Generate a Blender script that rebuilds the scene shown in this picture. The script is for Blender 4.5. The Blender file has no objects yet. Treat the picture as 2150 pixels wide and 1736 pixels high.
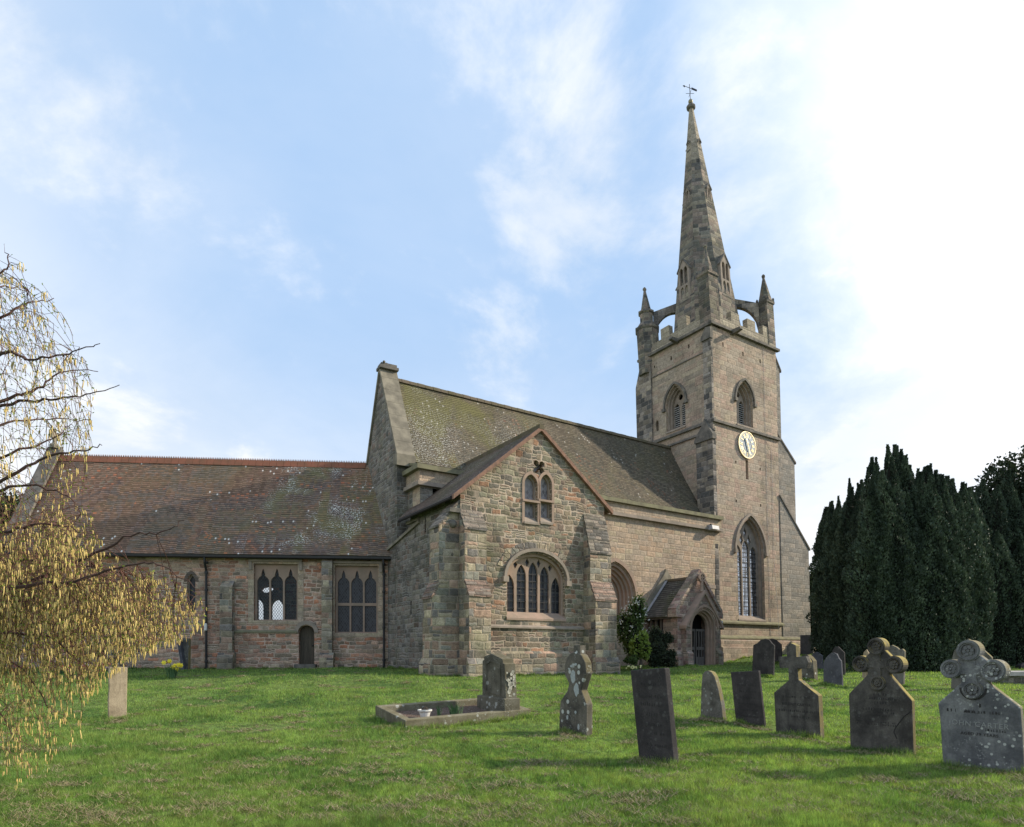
import bpy, bmesh, math, random
import numpy as np
from mathutils import Vector, Matrix
from mathutils.geometry import tessellate_polygon
random.seed(7)
SC = bpy.context.scene
COL = SC.collection
# ------------------------------------------------------------------ camera
F = 1344.0; CU = 1075.0; CV = 1370.0; EYE = 1.6     # measured on a 2150 px wide copy of the photograph
cd = bpy.data.cameras.new('camera'); cam = bpy.data.objects.new('camera', cd); COL.objects.link(cam)
cam.location = (0, 0, EYE); cam.rotation_euler = (math.radians(90), 0, 0)
cd.sensor_fit = 'HORIZONTAL'; cd.sensor_width = 36; cd.lens = F / 2150 * 36
cd.shift_x = 0.0; cd.shift_y = (CV - 868) / 2150
cd.clip_start = 0.1; cd.clip_end = 1500
SC.camera = cam
# ------------------------------------------------------------------ sun, sky, exposure
SUN_AZ, SUN_EL = math.radians(81), math.radians(29)   # azimuth clockwise from +Y
sun_dir = Vector((math.sin(SUN_AZ) * math.cos(SUN_EL), math.cos(SUN_AZ) * math.cos(SUN_EL), math.sin(SUN_EL)))
sd = bpy.data.lights.new('sun', 'SUN'); so = bpy.data.objects.new('sun', sd); COL.objects.link(so)
sd.energy = 4.4; sd.angle = math.radians(1.2); sd.color = (1.0, 0.88, 0.70)
so.rotation_euler = (-sun_dir).to_track_quat('-Z', 'Y').to_euler()
SC.view_settings.view_transform = 'Standard'; SC.view_settings.look = 'None'
SC.view_settings.exposure = 0.36; SC.view_settings.gamma = 1.0
SC.cycles.max_bounces = 6; SC.cycles.diffuse_bounces = 3; SC.cycles.transparent_max_bounces = 12

def build_world():
    w = bpy.data.worlds.new('World'); SC.world = w; w.use_nodes = True
    nt = w.node_tree; nt.nodes.clear()
    N, L = nt.nodes.new, nt.links.new
    def math_(op, a, b=None, c=None, clamp=False):
        n = N('ShaderNodeMath'); n.operation = op; n.use_clamp = clamp
        for i, x in enumerate((a, b, c)):
            if x is None: continue
            if isinstance(x, (int, float)): n.inputs[i].default_value = x
            else: L(x, n.inputs[i])
        return n.outputs[0]
    def mr(x, a, b, c=0, d=1):
        n = N('ShaderNodeMapRange'); n.interpolation_type = 'SMOOTHSTEP'
        L(x, n.inputs[0])
        for i, q in enumerate((a, b, c, d)): n.inputs[i + 1].default_value = q
        return n.outputs[0]
    out = N('ShaderNodeOutputWorld'); bg = N('ShaderNodeBackground'); L(bg.outputs[0], out.inputs[0])
    sky = N('ShaderNodeTexSky'); sky.sky_type = 'NISHITA'; sky.sun_disc = False
    sky.sun_elevation = SUN_EL; sky.sun_rotation = SUN_AZ
    sky.air_density = 1.0; sky.dust_density = 1.2; sky.ozone_density = 1.5
    STR = 0.12; bg.inputs[1].default_value = STR
    tc = N('ShaderNodeTexCoord'); sep = N('ShaderNodeSeparateXYZ'); L(tc.outputs['Generated'], sep.inputs[0])
    x, y, z = sep.outputs
    zz = math_('ADD', math_('MAXIMUM', z, 0.0), 0.42)
    cx = math_('DIVIDE', x, zz); cy = math_('DIVIDE', y, zz)
    cmb = N('ShaderNodeCombineXYZ'); L(cx, cmb.inputs[0]); L(cy, cmb.inputs[1]); cmb.inputs[2].default_value = 3.4
    def noise(scale, detail, rough, off=0.0, dist=0.0):
        mp = N('ShaderNodeMapping'); L(cmb.outputs[0], mp.inputs[0]); mp.inputs[1].default_value = (off, off * .7, off * .3)
        n = N('ShaderNodeTexNoise'); L(mp.outputs[0], n.inputs['Vector'])
        n.inputs['Scale'].default_value = scale; n.inputs['Detail'].default_value = detail
        n.inputs['Roughness'].default_value = rough; n.inputs['Distortion'].default_value = dist
        return n.outputs[0]
    puffs = mr(noise(3.1, 8, 0.60, 1.4, 0.25), 0.50, 0.70)
    wisps = mr(noise(1.3, 6, 0.6, 3.6, 0.4), 0.36, 0.80)
    # thin bright cloud towards the sun
    g = Vector((0.80, 0.42, 0.47)).normalized()
    dt = N('ShaderNodeVectorMath'); dt.operation = 'DOT_PRODUCT'; L(tc.outputs['Generated'], dt.inputs[0]); dt.inputs[1].default_value = g
    edge = math_('ADD', dt.outputs['Value'], math_('MULTIPLY', math_('SUBTRACT', noise(2.4, 7, .6, 4.4, .4), 0.5), 0.36))
    veil = mr(edge, 0.70, 0.99)
    low = mr(z, 0.50, 0.04, 0.0, 0.80)
    left = mr(x, -0.22, -0.70, 0.0, 0.50)
    t = math_('ADD', math_('MULTIPLY', puffs, 0.62), math_('MULTIPLY', wisps, 0.22))
    t = math_('ADD', t, math_('ADD', low, math_('ADD', left, 0.03))); t = math_('ADD', t, math_('MULTIPLY', veil, 1.05), clamp=True)
    # lift the clear part a little (thin high haze) and mix in the cloud
    base = N('ShaderNodeMix'); base.data_type = 'RGBA'; base.inputs[0].default_value = 0.86
    L(sky.outputs[0], base.inputs[6]); base.inputs[7].default_value = (0.32 / STR, 0.51 / STR, 0.79 / STR, 1)
    mix = N('ShaderNodeMix'); mix.data_type = 'RGBA'; L(t, mix.inputs[0]); L(base.outputs[2], mix.inputs[6])
    cr = N('ShaderNodeMix'); cr.data_type = 'RGBA'; L(mr(noise(2.2, 8, .62, 9.4, .3), .34, .62), cr.inputs[0]); cr.inputs[6].default_value = (.70 / STR, .745 / STR, .80 / STR, 1); cr.inputs[7].default_value = (.86 / STR, .87 / STR, .89 / STR, 1)
    L(cr.outputs[2], mix.inputs[7])
    br = N('ShaderNodeMix'); br.data_type = 'RGBA'; br.blend_type = 'MULTIPLY'; br.inputs[0].default_value = 1
    L(mix.outputs[2], br.inputs[6]); vm = N('ShaderNodeCombineColor')
    k = math_('ADD', math_('MULTIPLY', veil, 0.16), 1.0)
    for i in range(3): L(k, vm.inputs[i])
    L(vm.outputs[0], br.inputs[7]); L(br.outputs[2], bg.inputs[0])
build_world()

# ------------------------------------------------------------------ node helpers for materials
class NT:
    def __init__(s, name):
        s.mat = bpy.data.materials.new(name); s.mat.use_nodes = True
        s.t = s.mat.node_tree; s.t.nodes.clear()
        s.out = s.n('ShaderNodeOutputMaterial')
    def n(s, k): return s.t.nodes.new(k)
    def l(s, a, b): s.t.links.new(a, b)
    def put(s, sock, x):
        if x is None: return
        if isinstance(x, bpy.types.NodeSocket): s.l(x, sock)
        elif isinstance(x, (tuple, list)) and len(x) == 3 and sock.type == 'RGBA': sock.default_value = (*x, 1)
        else: sock.default_value = x
    def m(s, op, a, b=None, c=None, clamp=False):
        q = s.n('ShaderNodeMath'); q.operation = op; q.use_clamp = clamp
        for i, x in enumerate((a, b, c)): s.put(q.inputs[i], x)
        return q.outputs[0]
    def xyz(s, x=0.0, y=0.0, z=0.0):
        q = s.n('ShaderNodeCombineXYZ')
        for i, v in enumerate((x, y, z)): s.put(q.inputs[i], v)
        return q.outputs[0]
    def sep(s, v):
        q = s.n('ShaderNodeSeparateXYZ'); s.l(v, q.inputs[0]); return q.outputs
    def noise(s, vec=None, scale=1.0, detail=3, rough=.5, dim='3D', w=None, dist=0.0):
        q = s.n('ShaderNodeTexNoise'); q.noise_dimensions = dim
        if vec is not None: s.l(vec, q.inputs['Vector'])
        if w is not None: s.put(q.inputs['W'], w)
        q.inputs['Scale'].default_value = scale; q.inputs['Detail'].default_value = detail
        q.inputs['Roughness'].default_value = rough; q.inputs['Distortion'].default_value = dist
        return q.outputs[0]
    def white(s, vec):
        q = s.n('ShaderNodeTexWhiteNoise'); q.noise_dimensions = '3D'; s.l(vec, q.inputs[0])
        c = s.n('ShaderNodeSeparateColor'); s.l(q.outputs['Color'], c.inputs[0]); return c.outputs
    def step(s, x, a, b, c=0.0, d=1.0):
        q = s.n('ShaderNodeMapRange'); q.interpolation_type = 'SMOOTHSTEP'
        for i, v in enumerate((x, a, b, c, d)): s.put(q.inputs[i], v)
        return q.outputs[0]
    def mix(s, f, a, b, mode='MIX'):
        q = s.n('ShaderNodeMix'); q.data_type = 'RGBA'; q.blend_type = mode
        s.put(q.inputs[0], f); s.put(q.inputs[6], a); s.put(q.inputs[7], b); return q.outputs[2]
    def ramp(s, f, cols, const=False):
        q = s.n('ShaderNodeValToRGB'); s.l(f, q.inputs[0]); e = q.color_ramp
        e.interpolation = 'CONSTANT' if const else 'LINEAR'
        n = len(cols)
        while len(e.elements) < n: e.elements.new(0.5)
        for i, c in enumerate(cols):
            e.elements[i].position = (i / n) if const else i / max(1, n - 1)
        for i, c in enumerate(cols): e.elements[i].color = (*c, 1)
        return q.outputs[0]
    def mul(s, col, f):
        c = s.n('ShaderNodeCombineColor')
        for i in range(3): s.l(f, c.inputs[i])
        return s.mix(1.0, col, c.outputs[0], 'MULTIPLY')
    def bump(s, h, strength=.5, dist=.02):
        b = s.n('ShaderNodeBump'); b.inputs['Strength'].default_value = strength; b.inputs['Distance'].default_value = dist
        s.l(h, b.inputs['Height']); return b.outputs[0]
    def bsdf(s, col, rough=.9, normal=None, spec=.2, metal=0.0, **kw):
        p = s.n('ShaderNodeBsdfPrincipled'); s.put(p.inputs['Base Color'], col); s.put(p.inputs['Roughness'], rough)
        p.inputs['Specular IOR Level'].default_value = spec; s.put(p.inputs['Metallic'], metal)
        if normal is not None: s.l(normal, p.inputs['Normal'])
        for k, v in kw.items(): s.put(p.inputs[k], v)
        s.l(p.outputs[0], s.out.inputs[0]); return p
    def uv(s):
        q = s.n('ShaderNodeUVMap'); return q.outputs[0]
    def obj(s):
        q = s.n('ShaderNodeTexCoord'); return q.outputs['Object']
    def pos(s):
        q = s.n('ShaderNodeNewGeometry'); return q.outputs['Position']

def masonry(name, palette, w=.42, h=.21, mortar=(.42, .36, .30), mw=.018, irr=1.0, split=.62, stain=(.05, .05, .045), stain_amt=.45,
            moss=0.25, bumpd=.03, val=1.0, smooth_amt=0.0):
    t = NT(name); uv = t.uv(); u0, v0, _ = t.sep(uv)
    n1 = t.noise(uv, 1.7, 2); n2 = t.noise(t.xyz(v0, u0, 3.3), 1.9, 2)
    n3 = t.noise(t.xyz(v0, u0, 8.8), 6.5, 2); n4 = t.noise(t.xyz(u0, v0, 5.1), 6.0, 2)
    u = t.m('ADD', t.m('ADD', u0, t.m('MULTIPLY', t.m('SUBTRACT', n1, .5), .16 * irr)), t.m('MULTIPLY', t.m('SUBTRACT', n4, .5), .09 * irr))
    v = t.m('ADD', t.m('ADD', v0, t.m('MULTIPLY', t.m('SUBTRACT', n2, .5), .17 * irr)), t.m('MULTIPLY', t.m('SUBTRACT', n3, .5), .075 * irr))
    nv = t.noise(None, 1.1, 1, dim='1D', w=v)
    v2 = t.m('ADD', t.m('DIVIDE', v, h), t.m('MULTIPLY', nv, 1.1 * irr))
    row = t.m('FLOOR', v2); fv = t.m('FRACT', v2)
    rr = t.white(t.xyz(row, 5.1, 1.7))[0]
    nu = t.noise(None, 1.2, 1, dim='1D', w=t.m('ADD', u, t.m('MULTIPLY', row, 13.7)))
    u2 = t.m('ADD', t.m('ADD', t.m('MULTIPLY', t.m('DIVIDE', u, w), t.m('MULTIPLY_ADD', rr, .6, .7)), t.m('MULTIPLY', rr, 37.0)), t.m('MULTIPLY', nu, 1.7 * irr))
    cc = t.m('FLOOR', u2); fu = t.m('FRACT', u2)
    r1 = t.white(t.xyz(cc, row, .5))
    sp = t.m('GREATER_THAN', r1[0], split)
    fv2x = t.m('MULTIPLY', fv, 2.0); half = t.m('MULTIPLY', t.m('FLOOR', fv2x), sp)
    fvv = t.m('ADD', t.m('MULTIPLY', t.m('FRACT', fv2x), sp), t.m('MULTIPLY', fv, t.m('SUBTRACT', 1.0, sp)))
    hh = t.m('MULTIPLY_ADD', sp, -.5 * h, h)
    r2 = t.white(t.xyz(cc, row, t.m('MULTIPLY_ADD', half, .37, 2.2)))
    du = t.m('MULTIPLY', t.m('MINIMUM', fu, t.m('SUBTRACT', 1.0, fu)), w)
    dv = t.m('MULTIPLY', t.m('MINIMUM', fvv, t.m('SUBTRACT', 1.0, fvv)), hh)
    q = t.n('ShaderNodeMath'); q.operation = 'SMOOTH_MIN'; t.l(du, q.inputs[0]); t.l(dv, q.inputs[1]); q.inputs[2].default_value = .03 * irr
    fine = t.noise(uv, 22, 4, .65)
    d = t.m('ADD', q.outputs[0], t.m('MULTIPLY', t.m('SUBTRACT', t.noise(uv, 9, 2), .5), .02 * irr))
    face = t.step(d, mw * .35, mw * .35 + mw * .9)
    col = t.ramp(r2[1], palette, const=True)
    col = t.mul(col, t.m('MULTIPLY_ADD', r2[2], .62 * (1 - smooth_amt) + .1, .68 + .28 * smooth_amt))
    col = t.mul(col, t.m('MULTIPLY_ADD', fine, 1.3, .36)); col = t.mul(col, t.step(t.noise(uv, 5.5, 4, .65), .28, .72, .74, 1.2))
    mort = t.mul(t.n('ShaderNodeRGB').outputs[0], t.m('ADD', .6, t.m('MULTIPLY', fine, .7)))
    t.t.nodes[-1]
    for nd in t.t.nodes:
        if nd.type == 'RGB': nd.outputs[0].default_value = (*mortar, 1)
    vis = t.step(t.noise(uv, .9, 3), .34, .6, .48, 1.0)      # pointing is fresh in places, worn away in others
    col = t.mix(t.m('MULTIPLY', t.m('SUBTRACT', 1.0, face), vis), col, mort)
    col = t.mix(t.m('MULTIPLY', t.m('SUBTRACT', 1.0, face), t.m('SUBTRACT', 1.0, vis)), col, t.mul(col, t.m('MULTIPLY', fine, .8)))
    p = t.pos()
    big = t.step(t.noise(p, .42, 5, .62), .46, .72)
    col = t.mix(t.m('MULTIPLY', big, stain_amt), col, stain)
    streak = t.step(t.noise(t.xyz(t.m('MULTIPLY', u0, 2.4), t.m('MULTIPLY', v0, .25), 1.0), 1.0, 4, .6), .54, .75)
    col = t.mix(t.m('MULTIPLY', streak, stain_amt * .55), col, stain)
    blotch = t.m('MULTIPLY', t.step(t.noise(uv, 3.2, 4, .6), .58, .7), t.m('GREATER_THAN', r2[0], .45))
    col = t.mix(t.m('MULTIPLY', blotch, .7 * min(1, stain_amt * 1.6)), col, (.045, .042, .04))
    grn = t.step(t.noise(p, .8, 4, .6, dist=.3), .54, .74)
    col = t.mix(t.m('MULTIPLY', grn, moss), col, (.13, .15, .06))
    if val != 1.0: col = t.mix(1.0, col, (val, val, val), 'MULTIPLY')
    hgt = t.m('ADD', t.step(d, 0, .055), t.m('ADD', t.m('MULTIPLY', fine, .5), t.m('MULTIPLY', r2[2], .5)))
    t.bsdf(col, .93, t.bump(hgt, .62, bumpd), .12)
    return t.mat

def tiles(name, palette, moss=(.10, .12, .035), moss_amt=.5, lich=.35, w=.17, h=.115, lich_scale=.35, dark=1.0, orange=0.0, lich_u=None, moss_u=None):
    t = NT(name); uv = t.uv(); u, v, _ = t.sep(uv)
    v = t.m('ADD', v, t.m('MULTIPLY', t.m('SUBTRACT', t.noise(uv, .8, 2), .5), .05))
    v2 = t.m('DIVIDE', v, h); row = t.m('FLOOR', v2); fv = t.m('FRACT', v2)
    u2 = t.m('ADD', t.m('DIVIDE', u, w), t.m('MULTIPLY', t.m('MODULO', row, 2.0), .5)); cc = t.m('FLOOR', u2); fu = t.m('FRACT', u2)
    r = t.white(t.xyz(cc, row, 1.1))
    big = t.noise(uv, .33, 5, .62, dist=.4)
    f = t.m('ADD', t.m('MULTIPLY', t.step(big, .3, .7), .8), t.m('MULTIPLY', r[0], .22))
    col = t.ramp(f, palette)
    col = t.mul(col, t.m('MULTIPLY_ADD', r[1], .5, .72))
    if orange: col = t.mix(t.m('MULTIPLY', t.m('GREATER_THAN', r[2], .93), t.step(t.noise(uv, .7, 2), .55, .6, 0, orange)), col, (.42, .14, .07))
    mo = t.step(t.m('ADD', t.noise(uv, .45, 5, .65, dist=.5), t.m('MULTIPLY', t.noise(uv, 9, 3), .12)), .46, .72)
    if moss_u: mo = t.m('MULTIPLY', mo, t.m('ADD', t.step(u, *moss_u[:2]), .30, clamp=True))
    col = t.mix(t.m('MULTIPLY', mo, moss_amt), col, moss)
    lm = t.step(t.noise(t.xyz(u, v, 7.7), lich_scale, 3, .6), .46, .62)
    if lich_u: lm = t.m('MULTIPLY', lm, t.step(u, *lich_u[:2]))
    spots = t.m('GREATER_THAN', t.noise(t.xyz(t.m('MULTIPLY', u, 1.0), t.m('MULTIPLY', v, 1.5), 4), 11, 3, .6), .56)
    col = t.mix(t.m('MULTIPLY', t.m('MULTIPLY', spots, lm), lich), col, (.62, .62, .57))
    few = t.m('MULTIPLY', t.m('MULTIPLY', t.m('GREATER_THAN', r[1], .989), t.m('LESS_THAN', fu, .45)), lich * .8)
    col = t.mix(few, col, (.6, .58, .54))
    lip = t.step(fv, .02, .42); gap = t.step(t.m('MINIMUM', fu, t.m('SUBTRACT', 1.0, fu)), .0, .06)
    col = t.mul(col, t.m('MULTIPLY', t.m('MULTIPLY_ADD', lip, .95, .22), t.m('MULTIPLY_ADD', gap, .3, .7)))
    if dark != 1.0: col = t.mix(1.0, col, (dark, dark, dark), 'MULTIPLY')
    hg = t.m('ADD', t.m('MULTIPLY', t.m('SUBTRACT', 1.0, fv), 1.0), t.m('MULTIPLY', r[2], .35))
    t.bsdf(col, .9, t.bump(t.m('MULTIPLY', hg, gap), .8, .02), .15)
    return t.mat

def simple(name, c1, c2, scale=4, rough=.8, bump=.3, spec=.2, metal=0, detail=5, bd=.01, stretch=(1, 1, 1)):
    t = NT(name); p = t.obj(); mp = t.n('ShaderNodeMapping'); t.l(p, mp.inputs[0]); mp.inputs[3].default_value = stretch
    n = t.noise(mp.outputs[0], scale, detail, .6); col = t.mix(t.step(n, .3, .7), c1, c2)
    t.bsdf(col, rough, t.bump(n, bump, bd), spec, metal); return t.mat

def grave_mat(name, base, dark, lichen=.3, yellow=0.0, streaks=.4, lscale=9):
    t = NT(name); p = t.pos(); x, y, z = t.sep(p)
    n = t.noise(p, 3.0, 6, .62); fine = t.noise(p, 40, 4, .65)
    col = t.mix(t.step(n, .35, .68), base, dark)
    st = t.noise(t.xyz(t.m('MULTIPLY', x, 7.0), t.m('MULTIPLY', y, 7.0), t.m('MULTIPLY', z, .8)), 1, 4, .6)
    col = t.mix(t.m('MULTIPLY', t.step(st, .48, .68), streaks), col, dark)
    col = t.mul(col, t.m('MULTIPLY_ADD', fine, .8, .6))
    v = t.n('ShaderNodeTexVoronoi'); t.l(p, v.inputs['Vector']); v.inputs['Scale'].default_value = lscale; v.inputs['Randomness'].default_value = 1
    sp = t.m('MULTIPLY', t.step(v.outputs['Distance'], .28, .22), t.step(t.noise(p, 2.1, 3), .47, .55))
    sp2 = t.m('MULTIPLY', t.m('GREATER_THAN', fine, .58), t.step(t.noise(t.xyz(y, x, z), 4.2, 4), .52, .62))
    col = t.mix(t.m('MULTIPLY', t.m('MAXIMUM', sp, t.m('MULTIPLY', sp2, .6)), lichen), col, (.45, .47, .44))
    g = t.n('ShaderNodeNewGeometry'); gn = t.sep(g.outputs['Normal'])
    if yellow:   # crustose lichen that grows on the tops and the south edge
        side = t.step(t.m('ADD', t.m('MULTIPLY', gn[2], .6), t.m('MULTIPLY', gn[0], .7)), .25, .6)
        col = t.mix(t.m('MULTIPLY', t.m('MULTIPLY', side, t.step(n, .35, .55)), yellow), col, (.42, .33, .10))
    t.bsdf(col, .9, t.bump(t.m('ADD', fine, n), .5, .012), .15); return t.mat

def foliage(name, cols, trans=.25, rough=.7, scale=.9):
    t = NT(name); p = t.pos(); n = t.noise(p, scale, 4, .6); f = t.noise(p, 17, 2)
    ge = t.n('ShaderNodeNewGeometry')
    rp = ge.outputs['Random Per Island']
    col = t.ramp(t.m('ADD', t.m('MULTIPLY', t.step(n, .3, .7), .55), t.m('MULTIPLY', rp, .45)), cols)
    p1 = t.bsdf(col, rough, None, .25)
    tr = t.n('ShaderNodeBsdfTranslucent'); t.l(t.mix(1, col, (1.1, 1.25, .6), 'MULTIPLY'), tr.inputs[0])
    ms = t.n('ShaderNodeMixShader'); ms.inputs[0].default_value = trans
    t.l(p1.outputs[0], ms.inputs[1]); t.l(tr.outputs[0], ms.inputs[2]); t.l(ms.outputs[0], t.out.inputs[0]); return t.mat

def glass(name, pitch=.13, seethru=0.0, square=False, tint=(.02, .022, .026), rough=.12, fac=.55, metal=0.0, leadc=(.07, .072, .075)):
    t = NT(name); uv = t.uv(); u, v, _ = t.sep(uv)
    if square: a = t.m('DIVIDE', u, pitch); b = t.m('DIVIDE', v, pitch * 1.3)
    else:
        vv = t.m('MULTIPLY', v, .72)
        a = t.m('DIVIDE', t.m('ADD', u, vv), pitch); b = t.m('DIVIDE', t.m('SUBTRACT', u, vv), pitch)
    def ed(q):
        f = t.m('FRACT', q); return t.m('MINIMUM', f, t.m('SUBTRACT', 1.0, f))
    e = t.m('MINIMUM', ed(a), ed(b)); lead = t.m('LESS_THAN', e, .075)
    r = t.white(t.xyz(t.m('FLOOR', a), t.m('FLOOR', b), 2.0))
    col = t.mix(r[0], tint, tuple(c * 2.6 for c in tint)); col = t.mix(lead, col, leadc)
    tilt = t.n('ShaderNodeBump'); tilt.inputs['Strength'].default_value = fac; tilt.inputs['Distance'].default_value = .01
    t.l(t.m('ADD', t.m('MULTIPLY', r[1], .8), t.noise(uv, 5, 2)), tilt.inputs['Height'])
    p = t.bsdf(col, t.m('MULTIPLY_ADD', lead, .5, rough), tilt.outputs[0], .6 if metal else .22, metal)
    if seethru:
        tr = t.n('ShaderNodeBsdfTransparent'); tr.inputs[0].default_value = (.9, .93, .95, 1)
        ms = t.n('ShaderNodeMixShader'); t.l(t.m('MULTIPLY', t.m('SUBTRACT', 1.0, lead), seethru), ms.inputs[0])
        t.l(p.outputs[0], ms.inputs[1]); t.l(tr.outputs[0], ms.inputs[2]); t.l(ms.outputs[0], t.out.inputs[0])
    return t.mat

RUB = [(.28, .225, .16), (.25, .22, .155), (.29, .215, .16), (.22, .20, .16), (.28, .255, .18), (.34, .20, .13), (.24, .225, .165), (.34, .275, .20), (.25, .19, .15), (.26, .235, .165), (.19, .17, .14)]
GRYS = [(.235, .215, .19), (.20, .19, .17), (.25, .22, .185), (.22, .205, .165), (.26, .235, .195), (.24, .185, .15)]
ASH = [(.40, .32, .245), (.37, .31, .245), (.42, .325, .25), (.37, .31, .245), (.41, .305, .24), (.40, .33, .245)]
M = {}
M['chancel_stone'] = masonry('chancel_rubble', [(.35, .22, .16), (.31, .23, .165), (.40, .22, .145), (.27, .22, .17), (.36, .27, .20), (.41, .195, .12), (.31, .25, .18), (.39, .26, .19), (.34, .205, .15)], .38, .19, (.58, .45, .36), .024, 1.1, split=.78, stain_amt=.30, moss=.12, val=1.02)
M['transept_stone'] = masonry('transept_rubble', RUB, .38, .22, (.62, .50, .39), .026, 1.2, split=.78, stain_amt=.50, moss=.26, val=.88)
M['grey_stone'] = masonry('grey_rubble', GRYS, .38, .22, (.38, .36, .33), .02, 1.1, split=.78, stain_amt=.52, moss=.28, val=.80)
M['nave_stone'] = masonry('nave_stone', [(.41, .32, .24), (.38, .31, .235), (.43, .33, .24), (.39, .31, .235), (.40, .33, .235), (.42, .31, .22)], .56, .31, (.40, .34, .28), .010, .42, split=.88, stain_amt=.22, moss=.18, val=1.0, smooth_amt=.8, bumpd=.018)
M['tower_stone'] = masonry('tower_ashlar', ASH, .66, .32, (.31, .27, .22), .008, .25, split=.9, stain_amt=.42, moss=.16, val=.93, bumpd=.014, smooth_amt=.75)
M['tower_grey'] = masonry('tower_grey', [(.30, .27, .23), (.26, .24, .21), (.32, .28, .235), (.24, .225, .20)], .66, .32, (.27, .245, .21), .008, .25, split=.9, stain_amt=.40, moss=.14, val=.95, bumpd=.014, smooth_amt=.75)
M['spire_stone'] = masonry('spire_ashlar', [(.26, .23, .18), (.19, .18, .15), (.31, .25, .20), (.13, .125, .115), (.28, .25, .19), (.23, .19, .16)], .62, .30, (.34, .30, .25), .012, .25, split=.9, stain_amt=.55, moss=.25, val=.88, smooth_amt=.4)
M['spire_new'] = masonry('spire_new', [(.33, .29, .22), (.31, .27, .21)], .7, .36, (.28, .24, .2), .006, .1, split=.95, stain_amt=.18, moss=.15, smooth_amt=.7)
M['buttress_dark'] = masonry('dark_quoins', [(.24, .21, .18), (.13, .12, .11), (.28, .24, .19), (.09, .088, .085), (.22, .20, .18)], .50, .34, (.33, .29, .25), .012, .3, split=.9, stain_amt=.45, moss=.12)
M['quoin'] = masonry('buttress_blocks', [(.30, .25, .18), (.25, .22, .17), (.33, .23, .17), (.24, .23, .19), (.35, .30, .21), (.17, .155, .14)], .5, .31, (.44, .36, .28), .018, .8, split=.85, stain_amt=.60, moss=.32, val=1.02)
M['porch_stone'] = masonry('porch_stone', [(.34, .24, .20), (.30, .25, .20), (.28, .19, .16), (.36, .29, .23)], .42, .24, (.38, .32, .28), .010, .3, split=.8, stain_amt=.40, moss=.25)
M['dressed'] = simple('dressed_stone', (.34, .28, .23), (.23, .20, .165), 2.2, .9, .35, .15)
M['dressed_pink'] = simple('dressed_pink', (.38, .27, .21), (.28, .22, .17), 2.0, .9, .35, .15)
M['dark_dressed'] = simple('dark_dressed', (.20, .18, .155), (.10, .095, .085), 3, .9, .4, .15)
M['mossy_dressed'] = simple('mossy_dressed', (.25, .24, .15), (.17, .155, .11), 2.4, .95, .5, .1)
M['coping'] = simple('coping_stone', (.29, .26, .20), (.16, .145, .115), 1.6, .95, .5, .1)
M['red_cap'] = masonry('red_weathering', [(.27, .19, .15), (.24, .17, .135), (.22, .18, .15), (.19, .16, .135)], .5, .16, (.15, .11, .09), .012, .5, split=.95, stain_amt=.4, moss=.2)
M['grey_cap'] = masonry('grey_weathering', [(.22, .19, .155), (.19, .17, .14), (.24, .20, .165), (.14, .13, .115)], .45, .17, (.12, .105, .09), .012, .6, split=.95, stain_amt=.4, moss=.2)
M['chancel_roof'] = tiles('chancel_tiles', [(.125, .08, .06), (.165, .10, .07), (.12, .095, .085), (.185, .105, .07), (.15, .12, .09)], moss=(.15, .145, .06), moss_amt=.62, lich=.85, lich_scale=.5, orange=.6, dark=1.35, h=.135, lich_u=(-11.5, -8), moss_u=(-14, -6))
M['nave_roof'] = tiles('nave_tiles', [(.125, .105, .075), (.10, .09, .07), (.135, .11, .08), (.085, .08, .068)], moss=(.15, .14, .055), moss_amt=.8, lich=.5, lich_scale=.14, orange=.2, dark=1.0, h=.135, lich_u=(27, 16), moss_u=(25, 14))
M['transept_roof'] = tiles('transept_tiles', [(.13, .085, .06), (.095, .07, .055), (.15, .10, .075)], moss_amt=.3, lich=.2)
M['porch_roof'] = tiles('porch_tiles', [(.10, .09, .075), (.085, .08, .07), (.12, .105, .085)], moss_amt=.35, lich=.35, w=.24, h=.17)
M['ridge_tile'] = simple('ridge_tile', (.30, .115, .07), (.20, .10, .06), 1.4, .85, .3)
M['old_ridge'] = simple('old_ridge', (.15, .12, .09), (.10, .09, .05), 1.4, .9, .4)
M['verge'] = simple('verge_tile', (.30, .17, .12), (.17, .11, .085), 5, .9, .4)
M['iron'] = simple('black_iron', (.012, .012, .014), (.02, .02, .022), 8, .45, .1, .5)
M['white_plastic'] = simple('white_plastic', (.7, .7, .68), (.6, .6, .57), 8, .5, .05, .4)
M['lead'] = simple('lead_flashing', (.42, .43, .46), (.28, .29, .31), 3, .55, .3, .4)
M['oak'] = simple('oak_door', (.12, .10, .075), (.06, .052, .04), 3, .85, .4, .2, stretch=(9, 9, .6))
M['timber'] = simple('grey_timber', (.17, .155, .14), (.09, .08, .072), 3, .85, .4, .2, stretch=(8, 8, .5))
M['void'] = simple('deep_shade', (.010, .010, .010), (.014, .013, .012), 2, 1, 0, 0)
M['louvre'] = simple('louvre_slate', (.42, .41, .39), (.30, .30, .29), 5, .8, .2, .2)
M['glass'] = glass('leaded_glass'); M['glass_see'] = glass('leaded_glass_clear', seethru=.86, leadc=(.13, .135, .14))
M['glass_pale'] = glass('leaded_glass_pale', .19, tint=(.11, .105, .115), rough=.25, fac=.3, leadc=(.24, .24, .25))
M['glass_sq'] = glass('leaded_glass_square', .30, square=True, tint=(.018, .02, .025), rough=.08, fac=.35)
M['glass_tower'] = glass('leaded_glass_tower', .19, square=True, tint=(.20, .22, .25), rough=.10, fac=.25, metal=.8)
M['dial'] = simple('clock_blue', (.11, .19, .27), (.16, .24, .31), 3, .5, .1, .4)
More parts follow.
